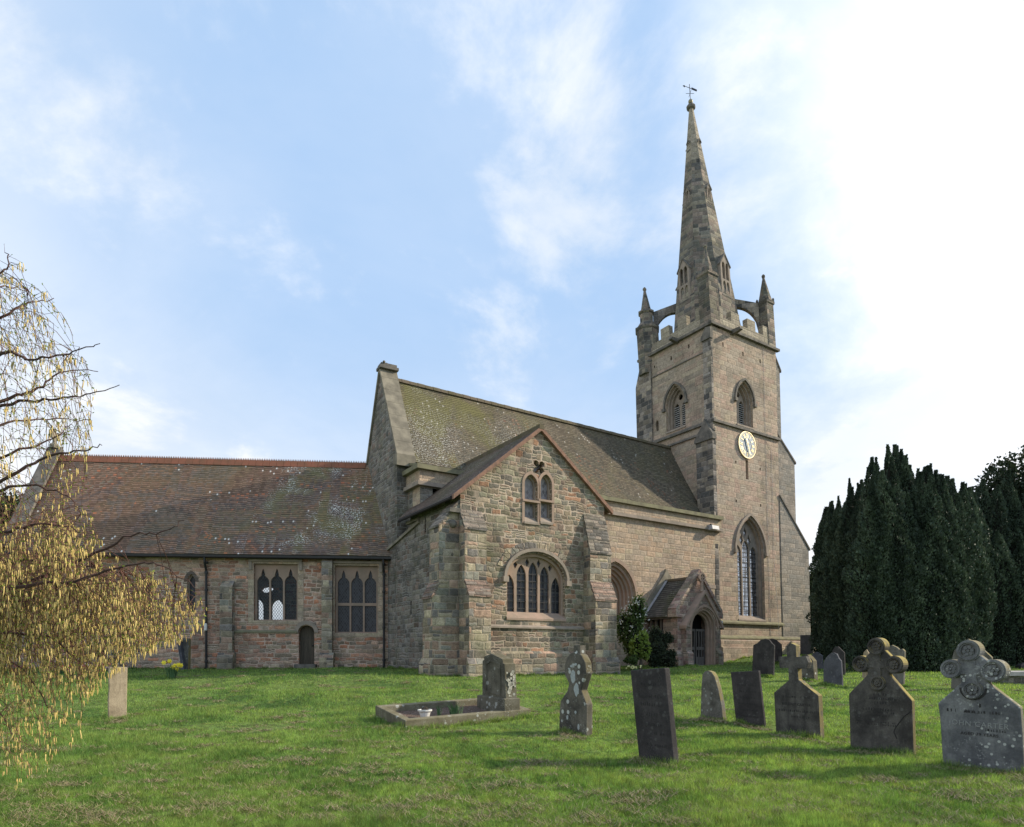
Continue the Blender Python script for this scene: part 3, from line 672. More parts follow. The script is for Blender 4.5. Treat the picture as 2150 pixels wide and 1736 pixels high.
    # recessed panel edge where the nave wall meets the tower is left to the nave; spire
    ax = C0 + A * TW / 2 + P * TD / 2; rot = math.atan2(A.y, A.x) + math.pi / 8; ZT = 41.15
    def ap(z): return .14 + (2.42 - .14) * (ZT - z) / (ZT - 23.6)
    def oct_(z): r = ap(z) / math.cos(math.pi / 8); return [Vector((ax.x + r * math.cos(rot + j * math.pi / 4), ax.y + r * math.sin(rot + j * math.pi / 4), z)) for j in range(8)]
    zn = 37.0
    m = MB(wlean); m.rings([oct_(23.2 + (zn - 23.2) * i / 8) for i in range(9)]); sp = m.build('spire', 'spire_stone', CH)
    m = MB(wlean); m.rings([oct_(zn + .001), oct_(39), oct_(ZT)]); m.build('spire_top', 'spire_new', CH)
    m = MB(wlean); m.ngon(ax.x, ax.y, [(.12, ZT - .1), (.30, ZT), (.34, ZT + .12), (.26, ZT + .25), (.16, ZT + .3)]); m.build('capstone', 'dark_dressed', CH)
    vz = MB(wlean); vz.ball((ax.x, ax.y, ZT + .52), .17); vane = vz.build('weathervane', 'gilt_ball', CH, smooth=True)
    vz = MB(wlean); vz.tube([(ax.x, ax.y, ZT + .2), (ax.x, ax.y, ZT + 1.8)], .022)
    vz.tube([(ax.x - .45, ax.y - .1, ZT + 1.6), (ax.x + .55, ax.y + .1, ZT + 1.4)], .018)
    dv = Fr((ax.x, ax.y), (1, .15), (.15, -1)); vz.prism(dv, [(.15, ZT + 1.44), (.52, ZT + 1.34), (.56, ZT + 1.46), (.15, ZT + 1.58)], .015, -.015); vz.prism(dv, [(-.52, ZT + 1.62), (-.38, ZT + 1.68), (-.37, ZT + 1.52)], .015, -.015)
    for dx, dy in ((.3, 0), (-.3, 0), (0, .3), (0, -.3)): vz.tube([(ax.x, ax.y, ZT + 1.12), (ax.x + dx, ax.y + dy, ZT + 1.12)], .014)
    vz.build('vane_arrow', 'iron', vane)
    # lucarnes
    def lucarne(N, U, z0, z1, w, nl, z_sub):
        fr = Fr(ax, U, N, lean); n0 = ap(z0) - .02; zs = z1 - w * .75
        hs = []
        for r in range(2 if z_sub else 1):
            for k in range(nl):
                lw = (w * .76) / nl; cu = -w * .38 + lw * (k + .5); a0 = z0 + .12 + (0 if r == 0 else (zs - z0) * .48); a1 = (z0 + (zs - z0) * .36) if (z_sub and r == 0) else zs - .05
                hs.append(arch(cu, lw * .78, a0, a1, lw * .7, k=4))
        m = MB(wlean); m.prism(fr, [(-w / 2, z0), (w / 2, z0), (w / 2, zs), (0, z1), (-w / 2, zs)], n0, n0 - .16, holes=hs)
        for sx in (-1, 1): m.prism(fr, [(sx * w / 2, z0), (sx * (w / 2 - .1), z0), (sx * (w / 2 - .1), zs), (sx * w / 2, zs)], n0 - .16, ap(z1) - .2)
        o = m.build('lucarne', 'dressed', CH)
        b = MB(wlean); b.prism(fr, [(-w / 2 + .1, z0), (w / 2 - .1, z0), (w / 2 - .1, zs), (0, z1 - .1), (-w / 2 + .1, zs)], n0 - .3, n0 - .34); b.build('shade_sheet', 'void', o)  # near-black backing sheet paints the dark behind the lights
        r = MB(wlean)
        for sx in (-1, 1): r.prism(fr, [(sx * (w / 2 + .05), zs - .05), (0, z1 + .02), (0, z1 + .12), (sx * (w / 2 + .07), zs + .04)], n0 + .05, ap(z1) - .1)
        r.box(fr, -w / 2 - .04, w / 2 + .04, n0 + .05, n0 - .2, z0 - .10, z0); r.build('gable', 'dark_dressed', o)
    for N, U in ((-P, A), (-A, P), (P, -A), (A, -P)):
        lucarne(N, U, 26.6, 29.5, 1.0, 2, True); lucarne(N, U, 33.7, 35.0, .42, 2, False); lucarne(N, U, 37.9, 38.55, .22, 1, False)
    # pinnacles at the corners with flyers to the spire
    def pinn(pu, pt, kind):
        c = C0 + A * pu + P * pt; rr = math.atan2(A.y, A.x)
        m = MB(wlean)
        if kind == 'turret':
            m.ngon(c.x, c.y, [(.80, ZP - 1.2), (.84, ZP + .2), (.84, 25.2), (.92, 25.3), (.92, 25.45), (.78, 25.5), (.5, 25.9)], 8, rr + math.pi / 8)
            m.ngon(c.x, c.y, [(.50, 25.9), (.50, 26.5), (.60, 26.58), (.60, 26.7), (.40, 26.75), (.09, 28.25), (.09, 28.3)], 8, rr + math.pi / 8)
            m.ngon(c.x, c.y, [(.08, 28.25), (.14, 28.35), (.14, 28.44), (.05, 28.55)], 6)
        else:
            hw = .54 if kind == 'tall' else .64
            m.ngon(c.x, c.y, [(hw, ZP - .1), (hw, 26.4), (hw + .1, 26.5), (hw + .1, 26.66)], 4, rr + math.pi / 4)
            for j in range(4):
                a = rr + math.pi / 4 + j * math.pi / 2; m.ngon(c.x + (hw) * math.cos(a), c.y + (hw) * math.sin(a), [(.10, 26.6), (.10, 26.85), (.02, 26.95)], 4, rr)
            m.ngon(c.x, c.y, [(.50 if kind == 'tall' else .40, 26.65), (.38 if kind == 'tall' else .34, 27.1), (.08, 28.4), (.08, 28.45)], 8, rr + math.pi / 8)
            m.ngon(c.x, c.y, [(.08, 28.4), (.13, 28.5), (.13, 28.58), (.05, 28.68)], 6)
        o = m.build('pinnacle', 'spire_stone', CH)
        d = (ax - c); L = d.length; d.normalize(); fr = Fr(c, d, Vector((-d.y, d.x)), lean)
        far = L - ap(26.4) * 1.0 + .15; k = 10
        und = [(.5 + (far - .5) * i / k, 24.5 + 1.95 * math.sqrt(max(0, 1 - (1 - min(1, i / k * 1.15)) ** 2))) for i in range(k + 1)]
        poly = [(.5, 26.6)] + und + [(far, 27.1), ]
        m = MB(wlean); m.prism(fr, poly, -.18, .18); m.build('flying_buttress', 'buttress_dark', CH)
    pinn(TW - .35, .35, 'tall'); pinn(.4, TD - .4, 'turret'); pinn(.35, .35, 'square'); pinn(TW - .35, TD - .35, 'square')
    # lightning conductor
    m = MB(wlean); ul = TS.at(1606, 900)[0]; m.tube([TS.p(ul, .03, z) for z in (ZP, 18, 12, 6, 2)], .009, 5); ul2 = TS.at(1628, 1320)[0]
    m.tube([TS.p(ul + .1, .03, 16.4), TS.p(ul2, .03, 15.9), TS.p(ul2, .04, 8), TS.p(ul2, .27, 3.6), TS.p(ul2 + .02, .30, 1.4)], .009, 5); m.build('lightning_conductor', 'lead', CH)
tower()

def roof_sheet(m, f, u0, u1, rows, nu, amp=.035, seed=0.0):
    """old tiled slope, its courses dipping a little; rows are (depth, height)"""
    vs, fs = [], []
    for j, (d, z) in enumerate(rows):
        for i in range(nu + 1):
            u = u0 + (u1 - u0) * i / nu; w = math.sin(u * .9 + seed + j * .4) * .5 + math.sin(u * 2.3 + seed * 2 - j * .7) * .3 + math.sin(u * .37 + seed) * .6
            vs.append(f(u, d, z + amp * w * (.3 if j in (0, len(rows) - 1) else 1)))
    for j in range(len(rows) - 1):
        for i in range(nu): a = j * (nu + 1) + i; fs.append((a, a + 1, a + nu + 2, a + nu + 1))
    m.add(vs, fs)
# ---- nave
def nave():
    E = -21.45; ZC = 10.35; G = -.2
    ub, zb = NS.at(1296, 1182, -.15)
    # blocked arch, right of the transept
    bo = arch(-9.25, 3.1, 3.3, 4.85, 1.95)
    uw, zw = NS.at(916, 1027); hw = arch(uw, .42, zw - .3, zw, .21, kind='r')
    m = MB(); m.prism(NS, [(E, G), (0, G), (0, ZC), (E, ZC)], 0, -.9, holes=[bo, hw]); m.build('nave_wall', 'nave_stone', CH)
    m = MB(); m.box(Fr(C0 + A * E, P, -A), .9, 1.9, 0, -.8, G, ZC); m.build('return_wall', 'grey_stone', CH)
    # the older rough east bay is its own facing, a few centimetres proud
    ue = NS.at(985, 1000)[0]; m = MB(); m.prism(NS, [(E - .02, G), (ue + 1.8, G), (ue + 1.8, ZC - .9), (E - .02, ZC - .9)], .03, -.02, holes=[hw]); m.build('east_bay_facing', 'grey_stone', CH)
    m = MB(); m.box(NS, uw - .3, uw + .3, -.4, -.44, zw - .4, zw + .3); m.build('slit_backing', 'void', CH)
    # moulded blocked window
    m = MB()
    for q in range(4): m.prism(NS, ring_poly(-9.25, 3.1 - .3 * q, 4.85, 1.95 - .17 * q, -.16, .005, drop=1.55), -.06 - .17 * q, -.8)
    m.prism(NS, arch(-9.25, 2.2, 3.3, 4.85, 1.4), -.72, -.85)
    for k in (-.4, .4): m.prism(NS, [(-9.25 + k - .06, 3.3), (-9.25 + k + .06, 3.3), (-9.25 + k + .06, 5.6), (-9.25 + k - .06, 5.6)], -.6, -.74)
    o = m.build('blocked_window', 'dressed_pink', CH)
    h = MB(); h.prism(NS, ring_poly(-9.25, 3.1, 4.85, 1.95, .05, .25), -.02, .12); h.build('hood_mould', 'dressed_pink', o)
    # cornice: roll, fascia, top moulding
    for nm, z0, z1, out, mt in (('cornice', ZC - .10, ZC + .12, .30, 'mossy_dressed'), ('fascia', ZC - .66, ZC - .11, .10, 'nave_stone'), ('string_course', ZC - .86, ZC - .67, .24, 'dressed')):
        m = MB(); m.box(NS, E - out, .0 - (.0 if out < .2 else .01), -.05, out, z0, z1); m.box(Fr(C0 + A * E, P, -A), .02, 1.7, -.05, out - .004, z0 + .003, z1 - .003)
        m.build(nm, mt, CH)
    m = MB(); m.slab([NS.p(E - .2, .2, ZC + .14), NS.p(.1, .2, ZC + .14), NS.p(.1, -1.45, ZC + .62), NS.p(E - .0, -1.6, ZC + .62)], .12); m.build('parapet_ledge', 'mossy_dressed', CH)
    # main roof
    tr, zr = 4.08, 16.08; te, ze = 1.15, 10.95; uE = -21.15; uR = -21.0
    m = MB()
    rows = []
    for i in range(7):     # slight bell at the foot
        f = i / 6; tt = te + (tr - te) * f; zz = ze + (zr - ze) * (f ** 1.0) - .16 * math.sin(math.pi * f); rows.append((tt, zz))
    roof_sheet(m, lambda u, d, z: NS.p(u, -d, z), uE, .4, rows, 44, .035, 1.0)
    m.add([NS.p(uE, -tr, zr), NS.p(.4, -tr, zr), NS.p(.4, -tr * 2 + te, ze), NS.p(uE, -tr * 2 + te, ze)], [(3, 2, 1, 0)])
    m.build('nave_roof', 'nave_roof', CH)
    m = MB(); fr = Fr(C0, A, -P)
    k = 46
    for i in range(k):
        a = uE + (-uE + .1) * i / k; b = uE + (-uE + .1) * (i + 1) / k - .02
        m.xprism(fr, [(-tr + .16, zr - .12), (-tr + .12, zr + .04), (-tr, zr + .11 + .012 * (i % 2)), (-tr - .12, zr + .04), (-tr - .16, zr - .12)], a, b)
    m.build('ridge_tile', 'old_ridge', CH)
    m = MB(); wn = Fr(C0 + P * 7.05, A, P); m.box(wn, E, 0, 0, -.6, G, 11.0); m.build('north_wall', 'nave_stone', CH)
    # lead flashing up the tower
    m = MB(wlean)
    m.slab([TE.p(te - .15, .05, ze - .1), TE.p(te - .02, .05, ze - .2), TE.p(tr + .06, .05, zr + .05), TE.p(tr, .05, zr + .2)], .04)
    m.build('flashing', 'lead', CH)
    # floodlight by the tower
    uf, zf = NS.at(1500, 1108, .4); m = MB(); m.xprism(NS, [(.12, zf - .14), (.12, zf + .2), (.5, zf + .13), (.56, zf - .12)], uf - .35, uf + .3)
    fl = m.build('floodlight', 'lead', CH); m = MB(); m.box(NS, uf - .06, uf + .06, -.02, .2, zf + .16, zf + .3); m.build('bracket', 'iron', fl)
nave()
# recessed joint at the west end of the nave wall (a shallow set-back panel)
def nave_step():
    m = MB(wlean); z0 = TS.at(1517, 1237)[1]; m.prism(TS, [(-1.2, z0 - .02), (.12, z0 - .02), (.12, 8.6), (.0, 8.6), (0, z0 + .22), (-1.2, z0 + .22)], .11, -.02); m.build('panel_edge', 'dressed', CH)
nave_step()

# ---- great east gable of the nave
Q = Vector((-.49, .872)).normalized(); GF = Fr((-5.62, 31.26), Q, (-Q.y, Q.x)); GW = 5.1; GA = 2.6
def gable():
    G = -.2; zk = 11.15; zp = 16.2; th = .75
    m = MB(); m.prism(GF, [(0, G), (GW, G), (GW, zk + .2), (GA, zp), (0, zk)], 0, -th); m.build('gable_wall', 'grey_stone', CH)
    m = MB(); n = 7
    for a, za, b, zb in ((-.22, zk - .15, GA, zp + .2), (GW + .2, zk + .0, GA, zp + .2)):
        for i in range(n):
            f0, f1 = i / n, (i + 1) / n - .006; u0, z0 = a + (b - a) * f0, za + (zb - za) * f0; u1, z1 = a + (b - a) * f1, za + (zb - za) * f1
            m.prism(GF, [(u0, z0), (u1, z1), (u1 + .0, z1 + .28), (u0 + .0, z0 + .28)], .08, -th - .1)
    m.prism(GF, [(-.28, zk - .45), (.3, zk - .3), (.3, zk + .2), (-.28, zk + .1)], .1, -th - .12)
    m.build('gable_coping', 'coping', CH)
    m = MB(); m.box(GF, GA - .34, GA + .34, .12, -th - .14, zp + .22, zp + .36); m.box(GF, GA - .3, GA + .3, .05, -th - .05, zp + .36, zp + .5)
    for k in range(4): m.ball(GF.p(GA - .3 + .2 * k, -.1 - .2 * (k % 2), zp + .53), .08, k=6)
    m.build('apex_stone', 'dark_dressed', CH)
gable()

# ---- chancel
DC = Vector((.9964, .0848)); CS = Fr((-6.35, 32.25), DC, (DC.y, -DC.x)); CD = 6.6; CE = -18.0; ZE = 6.72; ZR = 12.0
def chancel():
    G = -.2; holes = []
    # three-light windows
    for (a, b, top, bot, tran, gl, sh) in ((530.5, 628, 1183, 1303, None, 'glass_see', 0), (701, 796, 1187, 1329, 1268, 'glass', 0)):
        u0, zt = CS.at(a, top); u1, zb = CS.at(b, bot); uc = (u0 + u1) / 2; w = u1 - u0 - .12; dd = w * .315; lw = w * .275; ls = []
        if tran:
            ztr = CS.at(a, tran)[1]
            for k in (-1, 0, 1): ls.append(ogee(uc + k * dd, lw, ztr + .07, zt - .1 - lw * 1.3)); ls.append([(uc + k * dd - lw / 2, zb + .06), (uc + k * dd - lw / 2, ztr - .07), (uc + k * dd + lw / 2, ztr - .07), (uc + k * dd + lw / 2, zb + .06)])
        else:
            for k in (-1, 0, 1): ls.append(ogee(uc + k * dd, lw, zb + .06, zt - .1 - lw * 1.3))
        holes.append(window(CS, (uc, w, zb, zt, 0), ls, .17, gl, fm='dressed_pink', hood='dressed', sill=False, thick=.14))
        s = MB(); s.prism(CS, [(u0 - .22, zb - .20), (u1 + .22, zb - .20), (u1 + .22, zt + .12), (u0 - .22, zt + .12)], .025, -.05, holes=[[(uc - w / 2, zb), (uc - w / 2, zt), (uc + w / 2, zt), (uc + w / 2, zb)]]); s.build('window_surround', 'nave_stone', CH)
    for (a, b, top, bot, hood) in ((393, 410, 1205, 1285, True), (168, 186, 1222, 1302, False), (300, 318, 1212, 1290, False)):
        u0, zt = CS.at(a, top); u1, zb = CS.at(b, bot); uc = (u0 + u1) / 2; w = u1 - u0
        holes.append(window(CS, (uc, w, zb, zt - .38, .38), [arch(uc, w - .08, zb + .05, zt - .42, .34)], .16, 'glass', fm='dressed', sill=False, thick=.1))
        m = MB(); m.prism(CS, ring_poly(uc, w, zt - .38, .38, .01, .16), -.02, .02); m.build('window_head', 'red_cap', CH)
    # priest's door
    u0, zt = CS.at(627, 1312); u1, zb = CS.at(660, 1395); uc = (u0 + u1) / 2; w = u1 - u0; hd = arch(uc, w, zb - .3, zt - w / 2, w / 2 - .02, kind='r'); holes.append(hd)
    m = MB(); m.prism(CS, arch(uc, w + .02, zb - .3, zt - w / 2, w / 2 - .01, kind='r'), -.28, -.34)
    for k in range(1, 4): x = uc - w / 2 + k * w / 4; m.box(CS, x - .012, x + .012, -.27, -.29, zb, zt - .3)
    door = m.build('door', 'oak', CH)
    m = MB()
    for k in range(10): m.box(CS, uc - w / 2 + .05 + k * w / 11, uc - w / 2 + .08 + k * w / 11, -.265, -.285, zb + 1.28 + .04 * (k % 2), zb + 1.31 + .04 * (k % 2))
    m.ball(CS.p(uc + w * .32, -.25, zb + .95), .045); m.build('ironwork', 'iron', door)
    m = MB(); m.prism(CS, ring_poly(uc, w, zt - w / 2, w / 2, .02, .20, kind='r'), -.02, .07); m.build('door_hood', 'dressed', CH)
    m = MB(); m.box(CS, uc - w / 2 - .15, uc + w / 2 + .12, -.1, .35, -.1, zb + .02); m.build('door_step', 'dark_dressed', CH)
    m = MB(); m.prism(CS, [(CE, G), (0.35, G), (0.35, ZE + .05), (CE, ZE + .05)], 0, -.8, holes=holes); m.build('chancel_wall', 'chancel_stone', CH)
    # pale rebuilt strip beside the transept
    ul = CS.at(697, 1300)[0]
    CN = Fr(CS.o - CS.N * CD, DC, -CS.N)
    # north wall with the opposite window seen through the glass
    X = at(569, 1265, 38.4); un = (Vector((X.x, X.y)) - CN.o).dot(DC)
    nh = [arch(un + k * .56, .82, 2.95, 4.25, .5) for k in (-1, 1)] + [[(un + .42 * math.cos(a), 5.3 + .2 * math.sin(a)) for a in [i * math.pi / 4 for i in range(8)]]]
    m = MB(); m.prism(CN, [(CE, G), (-.5, G), (-.5, ZE), (CE, ZE)], 0, -.8, holes=nh); m.build('chancel_north_wall', 'chancel_stone', CH)
    EF = Fr(CS.p(CE, 0, 0).xy, -CS.N, -DC)
    m = MB(); m.prism(EF, [(.8, G), (CD - .8, G), (CD - .8, ZE + .3), (CD / 2, ZR), (.8, ZE + 1.2)], 0, -.7); m.build('chancel_east_wall', 'chancel_stone', CH)
    m = MB()
    for a, za, b, zb_ in ((-.3, ZE - .1, CD / 2, ZR + .32), (CD + .3, ZE - .1, CD / 2, ZR + .32)):
        m.prism(EF, [(a, za), (b, zb_), (b, zb_ + .22), (a, za + .26)], .1, -.62)
    m.build('east_coping', 'dark_dressed', CH)
    m = MB(); pz = ZR + .45; c = EF.p(CD / 2, -.25, 0)
    m.ngon(c.x, c.y, [(.26, pz), (.26, pz + .15), (.11, pz + .3), (.09, pz + 1.0)], 6); m.box(Fr(c.xy, -CS.N, -DC), -.34, .34, .07, -.07, pz + .62, pz + .8); m.box(Fr(c.xy, -CS.N, -DC), -.34, -.2, .09, -.09, pz + .5, pz + .9); m.box(Fr(c.xy, -CS.N, -DC), .2, .34, .09, -.09, pz + .5, pz + .9)
    m.build('cross_finial', 'coping', CH)
    m = MB(); ov = .35; sl = (ZR - ZE) / (CD / 2)
    def rp(u, d, z): return CS.p(u, -d, z)
    R0 = 1.0
    for (d0, d1) in ((-ov, CD / 2),):
        n = 7; rows = []
        for i in range(n + 1):
            f0 = i / n; rows.append((d0 + (d1 - d0) * f0, ZE - ov * sl * .55 + (ZR - ZE + ov * sl * .55) * f0 - .10 * math.sin(math.pi * f0)))
        roof_sheet(m, rp, CE + .5, R0, rows, 40, .04, 3.0)
    m.add([rp(CE + .5, CD / 2, ZR), rp(-1.0, CD / 2, ZR), rp(-2.0, CD + ov, ZE - .3), rp(CE + .5, CD + ov, ZE - .3)], [(3, 2, 1, 0)])
    m.build('chancel_roof', 'chancel_roof', CH)
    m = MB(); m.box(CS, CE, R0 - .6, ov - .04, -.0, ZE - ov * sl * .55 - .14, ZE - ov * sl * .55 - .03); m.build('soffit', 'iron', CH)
    # crested ridge tiles
    m = MB(); L = -1.45 - (CE + .4); k = 44
    rf = Fr(CS.p(0, -CD / 2, 0).xy, DC, CS.N)
    for i in range(k):
        a = CE + .4 + L * i / k; b = CE + .4 + L * (i + 1) / k - .012
        m.xprism(rf, [(.20, ZR - .26), (.03, ZR + .09), (-.03, ZR + .09), (-.20, ZR - .26)], a, b)
        for q in range(4):
            c0 = a + (b - a) * (q + .1) / 4; c1 = a + (b - a) * (q + .9) / 4; m.prism(rf, [(c0, ZR + .08), (c1, ZR + .08), ((c0 + c1) / 2, ZR + .20)], .02, -.02)
    m.build('ridge_tile', 'ridge_tile', CH)
    # gutter and downpipes
    zg = ZE - ov * sl * .55 - .10; m = MB()
    fr = CS; m.xprism(fr, [(ov - .06, zg + .06), (ov + .10, zg + .06), (ov + .09, zg - .05), (ov, zg - .10), (ov - .06, zg - .06)], CE + .2, .55); m.build('gutter', 'iron', CH)
    for pu, top in ((433, zg), (806, zg)):
        u = CS.at(pu, 1250, .12)[0]; gz = ground(*CS.p(u, .1, 0).xy)
        m = MB(); m.tube([CS.p(u, ov, zg - .05), CS.p(u, ov - .02, zg - .3), CS.p(u, .14, zg - .65), CS.p(u, .12, zg - .8), CS.p(u, .12, gz + .12), CS.p(u, .25, gz + .05)], .058, 8)
        for z in (zg - .35, zg - .85, 4.6, 2.8, gz + .35): m.ngon(CS.p(u, .12, 0).x, CS.p(u, .12, 0).y, [(.08, z), (.085, z + .02), (.085, z + .1), (.08, z + .12)], 8)
        dp = m.build('downpipe', 'iron', CH)
        if pu < 500:
            zz = CS.at(pu, 1316)[1]; q = CS.p(u, .2, 0); m = MB(); m.ngon(q.x, q.y, [(.02, zz - .2), (.075, zz - .17), (.08, zz), (.075, zz + .14), (.02, zz + .17)], 8); m.build('pipe_sleeve', 'white_plastic', dp)
    # pilaster buttresses, strings and plinth
    m = MB()
    for a, b, top, out, out2 in ((461, 487, 1218, .38, .45), (675, 697, 1168, .36, .45), (224, 250, 1215, .38, .45)):
        u0 = CS.at(a, 1300, out)[0]; u1 = CS.at(b, 1300, out)[0]; zt = CS.at(a, top)[1]; m.xprism(CS, [(-.02, G), (out, G), (out, zt - .35), (-.02, zt)], u0, u1); m.xprism(CS, [(-.02, G), (out + .16, G), (out + .16, 1.35), (out - .01, 1.6), (-.02, 1.6)], u0 - .08, u1 + .08)
    m.build('buttress', 'quoin', CH)
    m = MB()
    z = CS.at(500, 1326)[1]; m.xprism(CS, [(-.02, z - .05), (.09, z - .05), (.09, z + .03), (-.02, z + .1)], CS.at(487, 1326)[0], CS.at(624, 1326)[0])
    z = CS.at(300, 1312)[1]; m.xprism(CS, [(-.02, z - .05), (.09, z - .05), (.09, z + .03), (-.02, z + .1)], CE, CS.at(385, 1312)[0])
    z = CS.at(600, 1165)[1]; m.xprism(CS, [(-.02, z - .05), (.10, z - .05), (.13, z + .1), (-.02, z + .12)], CE, 0.0)
    m.build('string_course', 'mossy_dressed', CH)
chancel()

# ---- south transept
TF = Fr((-2.054, 25.8), A, -P); TEW = Fr((-2.054, 25.8), P, -A); TWD = 7.65
def transept():
    G = -.2; ua, za = TF.at(1133, 903); _, zl = TF.at(966, 1030); _, zr = TF.at(1268, 1062)
    # great window
    u0, zs = TF.at(1064, 1212); u1 = TF.at(1186, 1215)[0]; uc = (u0 + u1) / 2; w = u1 - u0; zt = TF.at(1128, 1162)[1]; zb = TF.at(1120, 1296)[1]; rise = zt - zs
    ls = []; lw = w / 5; mul = .125
    tops = [1203, 1182, 1177, 1186, 1210]
    for k in range(5):
        c = u0 + lw * (k + .5); ztop = TF.at(CU, 0)[0] and TF.at(1064 + (1186 - 1064) * (k + .5) / 5, tops[k])[1]
        ls.append(arch(c, lw - mul, zb + .08, ztop - .55, .52, k=5))
    ex = []
    for k in range(4):
        c = u0 + lw * (k + 1); zz = min(ls[k][6][1], ls[k + 1][6][1]) ; cz = zs + rise * math.sqrt(max(0, 1 - ((c - uc) / (w / 2)) ** 2)) - .14
        b = cz - .42
        if k in (0, 3): b = cz - .34
        ex.append([(c - .02, b), (c - .11, b + .2), (c, cz - .02), (c + .11, b + .2)])
    hole = window(TF, (uc, w, zb, zs, rise), ls, .28, 'glass_sq', fm='dressed_pink', hood='dressed', kind='r', bars=.30, orders=1, extra=ex, hd=(.06, .19))
    hole2 = []
    # two-light upper window with transom
    for a, b in ((1101, 1128), (1134.5, 1158)):
        p0, zt2 = TF.at(a, 993); p1, zb2 = TF.at(b, 1096); c = (p0 + p1) / 2; ww = p1 - p0 - .0; ztr = TF.at(a, 1050)[1]
        hole2.append(window(TF, (c, ww, zb2, zt2 - .45, .43), [arch(c, ww - .12, ztr + .05, zt2 - .5, .40), [(c - ww / 2 + .06, zb2 + .05), (c - ww / 2 + .06, ztr - .05), (c + ww / 2 - .06, ztr - .05), (c + ww / 2 - .06, zb2 + .05)]], .17, 'glass_pale', fm='dressed', sill=True, thick=.12))
        m = MB(); m.prism(TF, ring_poly(c, ww, zt2 - .45, .43, .005, .13, drop=1.7), -.02, .035); m.box(TF, c - ww / 2 - .12, c + ww / 2 + .12, -.16, .07, ztr - .05, ztr + .04); m.build('window_surround', 'dressed_pink', CH)
    uq, zq = TF.at(1132, 981); q = []
    for i in range(48):
        a = 2 * math.pi * i / 48 + math.pi / 4; r = .17 + .13 * abs(math.cos(2 * (a - math.pi / 4))) ; r = .10 + .25 * abs(math.cos(2 * a - math.pi / 2)) ** .6 ; q.append((uq + r * math.cos(a), zq + r * math.sin(a)))
    m = MB(); m.prism(TF, [(-.03, G), (7.6, G), (7.6, zr), (ua, za - .02), (-.03, zl)], 0, -.8, holes=[hole] + hole2 + [q]); m.build('transept_wall', 'transept_stone', CH)
    m = MB(); m.box(TF, uq - .5, uq + .5, -.35, -.4, zq - .5, zq + .5); m.build('quatrefoil_backing', 'glass_pale', CH)
    # voussoirs of the relieving arch
    m = MB(); n = 17
    for i in range(n):
        a0 = math.pi * (.10 + .80 * i / n); a1 = math.pi * (.10 + .80 * (i + .9) / n); hw = w / 2 + .22; r2 = 1 + (.34 + .05 * random.random()) / hw
        P_ = lambda a, s_: (uc - hw * s_ * math.cos(a), zs + (rise + .22) * s_ * math.sin(a)); m.prism(TF, [P_(a0, 1.0), P_(a1, 1.0), P_(a1, r2), P_(a0, r2)], -.02, .03)
    m.build('relieving_arch', 'quoin', CH)
    m = MB(); z = TF.at(1100, 1316)[1]; m.xprism(TF, [(-.02, z - .07), (.10, z - .07), (.10, z), (-.02, z + .09)], .9, 6.9); m.build('string_course', 'dressed', CH)
    m = MB(); z = TF.at(1100, 1372)[1]; m.xprism(TF, [(-.02, G), (.12, G), (.12, z), (-.02, z + .12)], .5, 7.2); m.build('plinth', 'quoin', CH)
    # east side wall with slits and the sloping stub towards the chancel
    sl = []
    for a, t, b, ww in ((872, 1105, 1130, .16), (863, 1262, 1291, .14), (893, 1088, 1118, .14)):
        u, z1 = TEW.at(a, t); z0 = TEW.at(a, b)[1]; sl.append([(u - ww / 2, z0), (u - ww / 2, z1), (u + ww / 2, z1), (u + ww / 2, z0)])
    zs0 = TEW.at(816, 1160)[1]; us0 = TEW.at(812, 1160)[0]; us1, zs1 = TEW.at(880, 1100)
    m = MB(); m.prism(TEW, [(.8, G), (us0 + .25, G), (us0 + .25, zs0), (us1, zs1), (4.95, zl - .75), (4.95, zl), (.8, zl)], 0, -.8, holes=sl); m.build('transept_side_wall', 'grey_stone', CH)
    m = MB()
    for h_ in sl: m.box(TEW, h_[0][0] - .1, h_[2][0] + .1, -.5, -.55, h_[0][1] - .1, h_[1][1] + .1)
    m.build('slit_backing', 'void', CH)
    m = MB(); m.prism(TEW, [(us0 + .3, zs0 - .02), (us1 - .1, zs1 + .02), (us1 - .1, zs1 + .16), (us0 + .3, zs0 + .12)], .10, -.85); m.build('stub_coping', 'coping', CH)
    m = MB(); m.box(TEW, 3.9, 5.2, -.02, .13, zs1 + .15, zs1 + .27); m.build('drip_stone', 'coping', CH)
    W3 = Fr(TF.p(7.6, 0, 0).xy, P, A); m = MB(); m.box(W3, .8, 5.2, 0, -.8, G, zr); m.build('transept_west_wall', 'transept_stone', CH)
    # roof
    m = MB(); ovf = .14; dep = 9.2
    el, er = zl - .28, zr - .30; xl, xr = -.42, 8.0
    zl_e = za - (za - zl) / ua * (ua - xl) ; zr_e = za - (za - zr) / (7.6 - ua) * (xr - ua)
    up = .10
    m.slab([TF.p(xl, ovf, zl_e + up), TF.p(ua, ovf, za + up), TF.p(ua, -dep, za + up), TF.p(xl, -5.4, zl_e + up)], .12)
    m.slab([TF.p(xr, ovf, zr_e + up), TF.p(ua, ovf, za + up), TF.p(ua, -dep, za + up), TF.p(xr, -5.3, zr_e + up)], .12)
    m.build('transept_roof', 'transept_roof', CH)
    m = MB()
    for (xa, z0) in ((xl, zl_e), (xr, zr_e)):
        m.prism(TF, [(xa, z0 + up - .16), (ua, za + up - .16), (ua, za + up + .03), (xa, z0 + up + .03)], ovf + .03, ovf - .12)
    m.build('verge', 'verge', CH)
    m = MB(); m.xprism(TF, [(-dep, za + .0), (-dep, za + .18), (ovf + .04, za + .2), (ovf + .04, za + .0)], ua - .12, ua + .12); m.build('ridge_tile', 'old_ridge', CH)
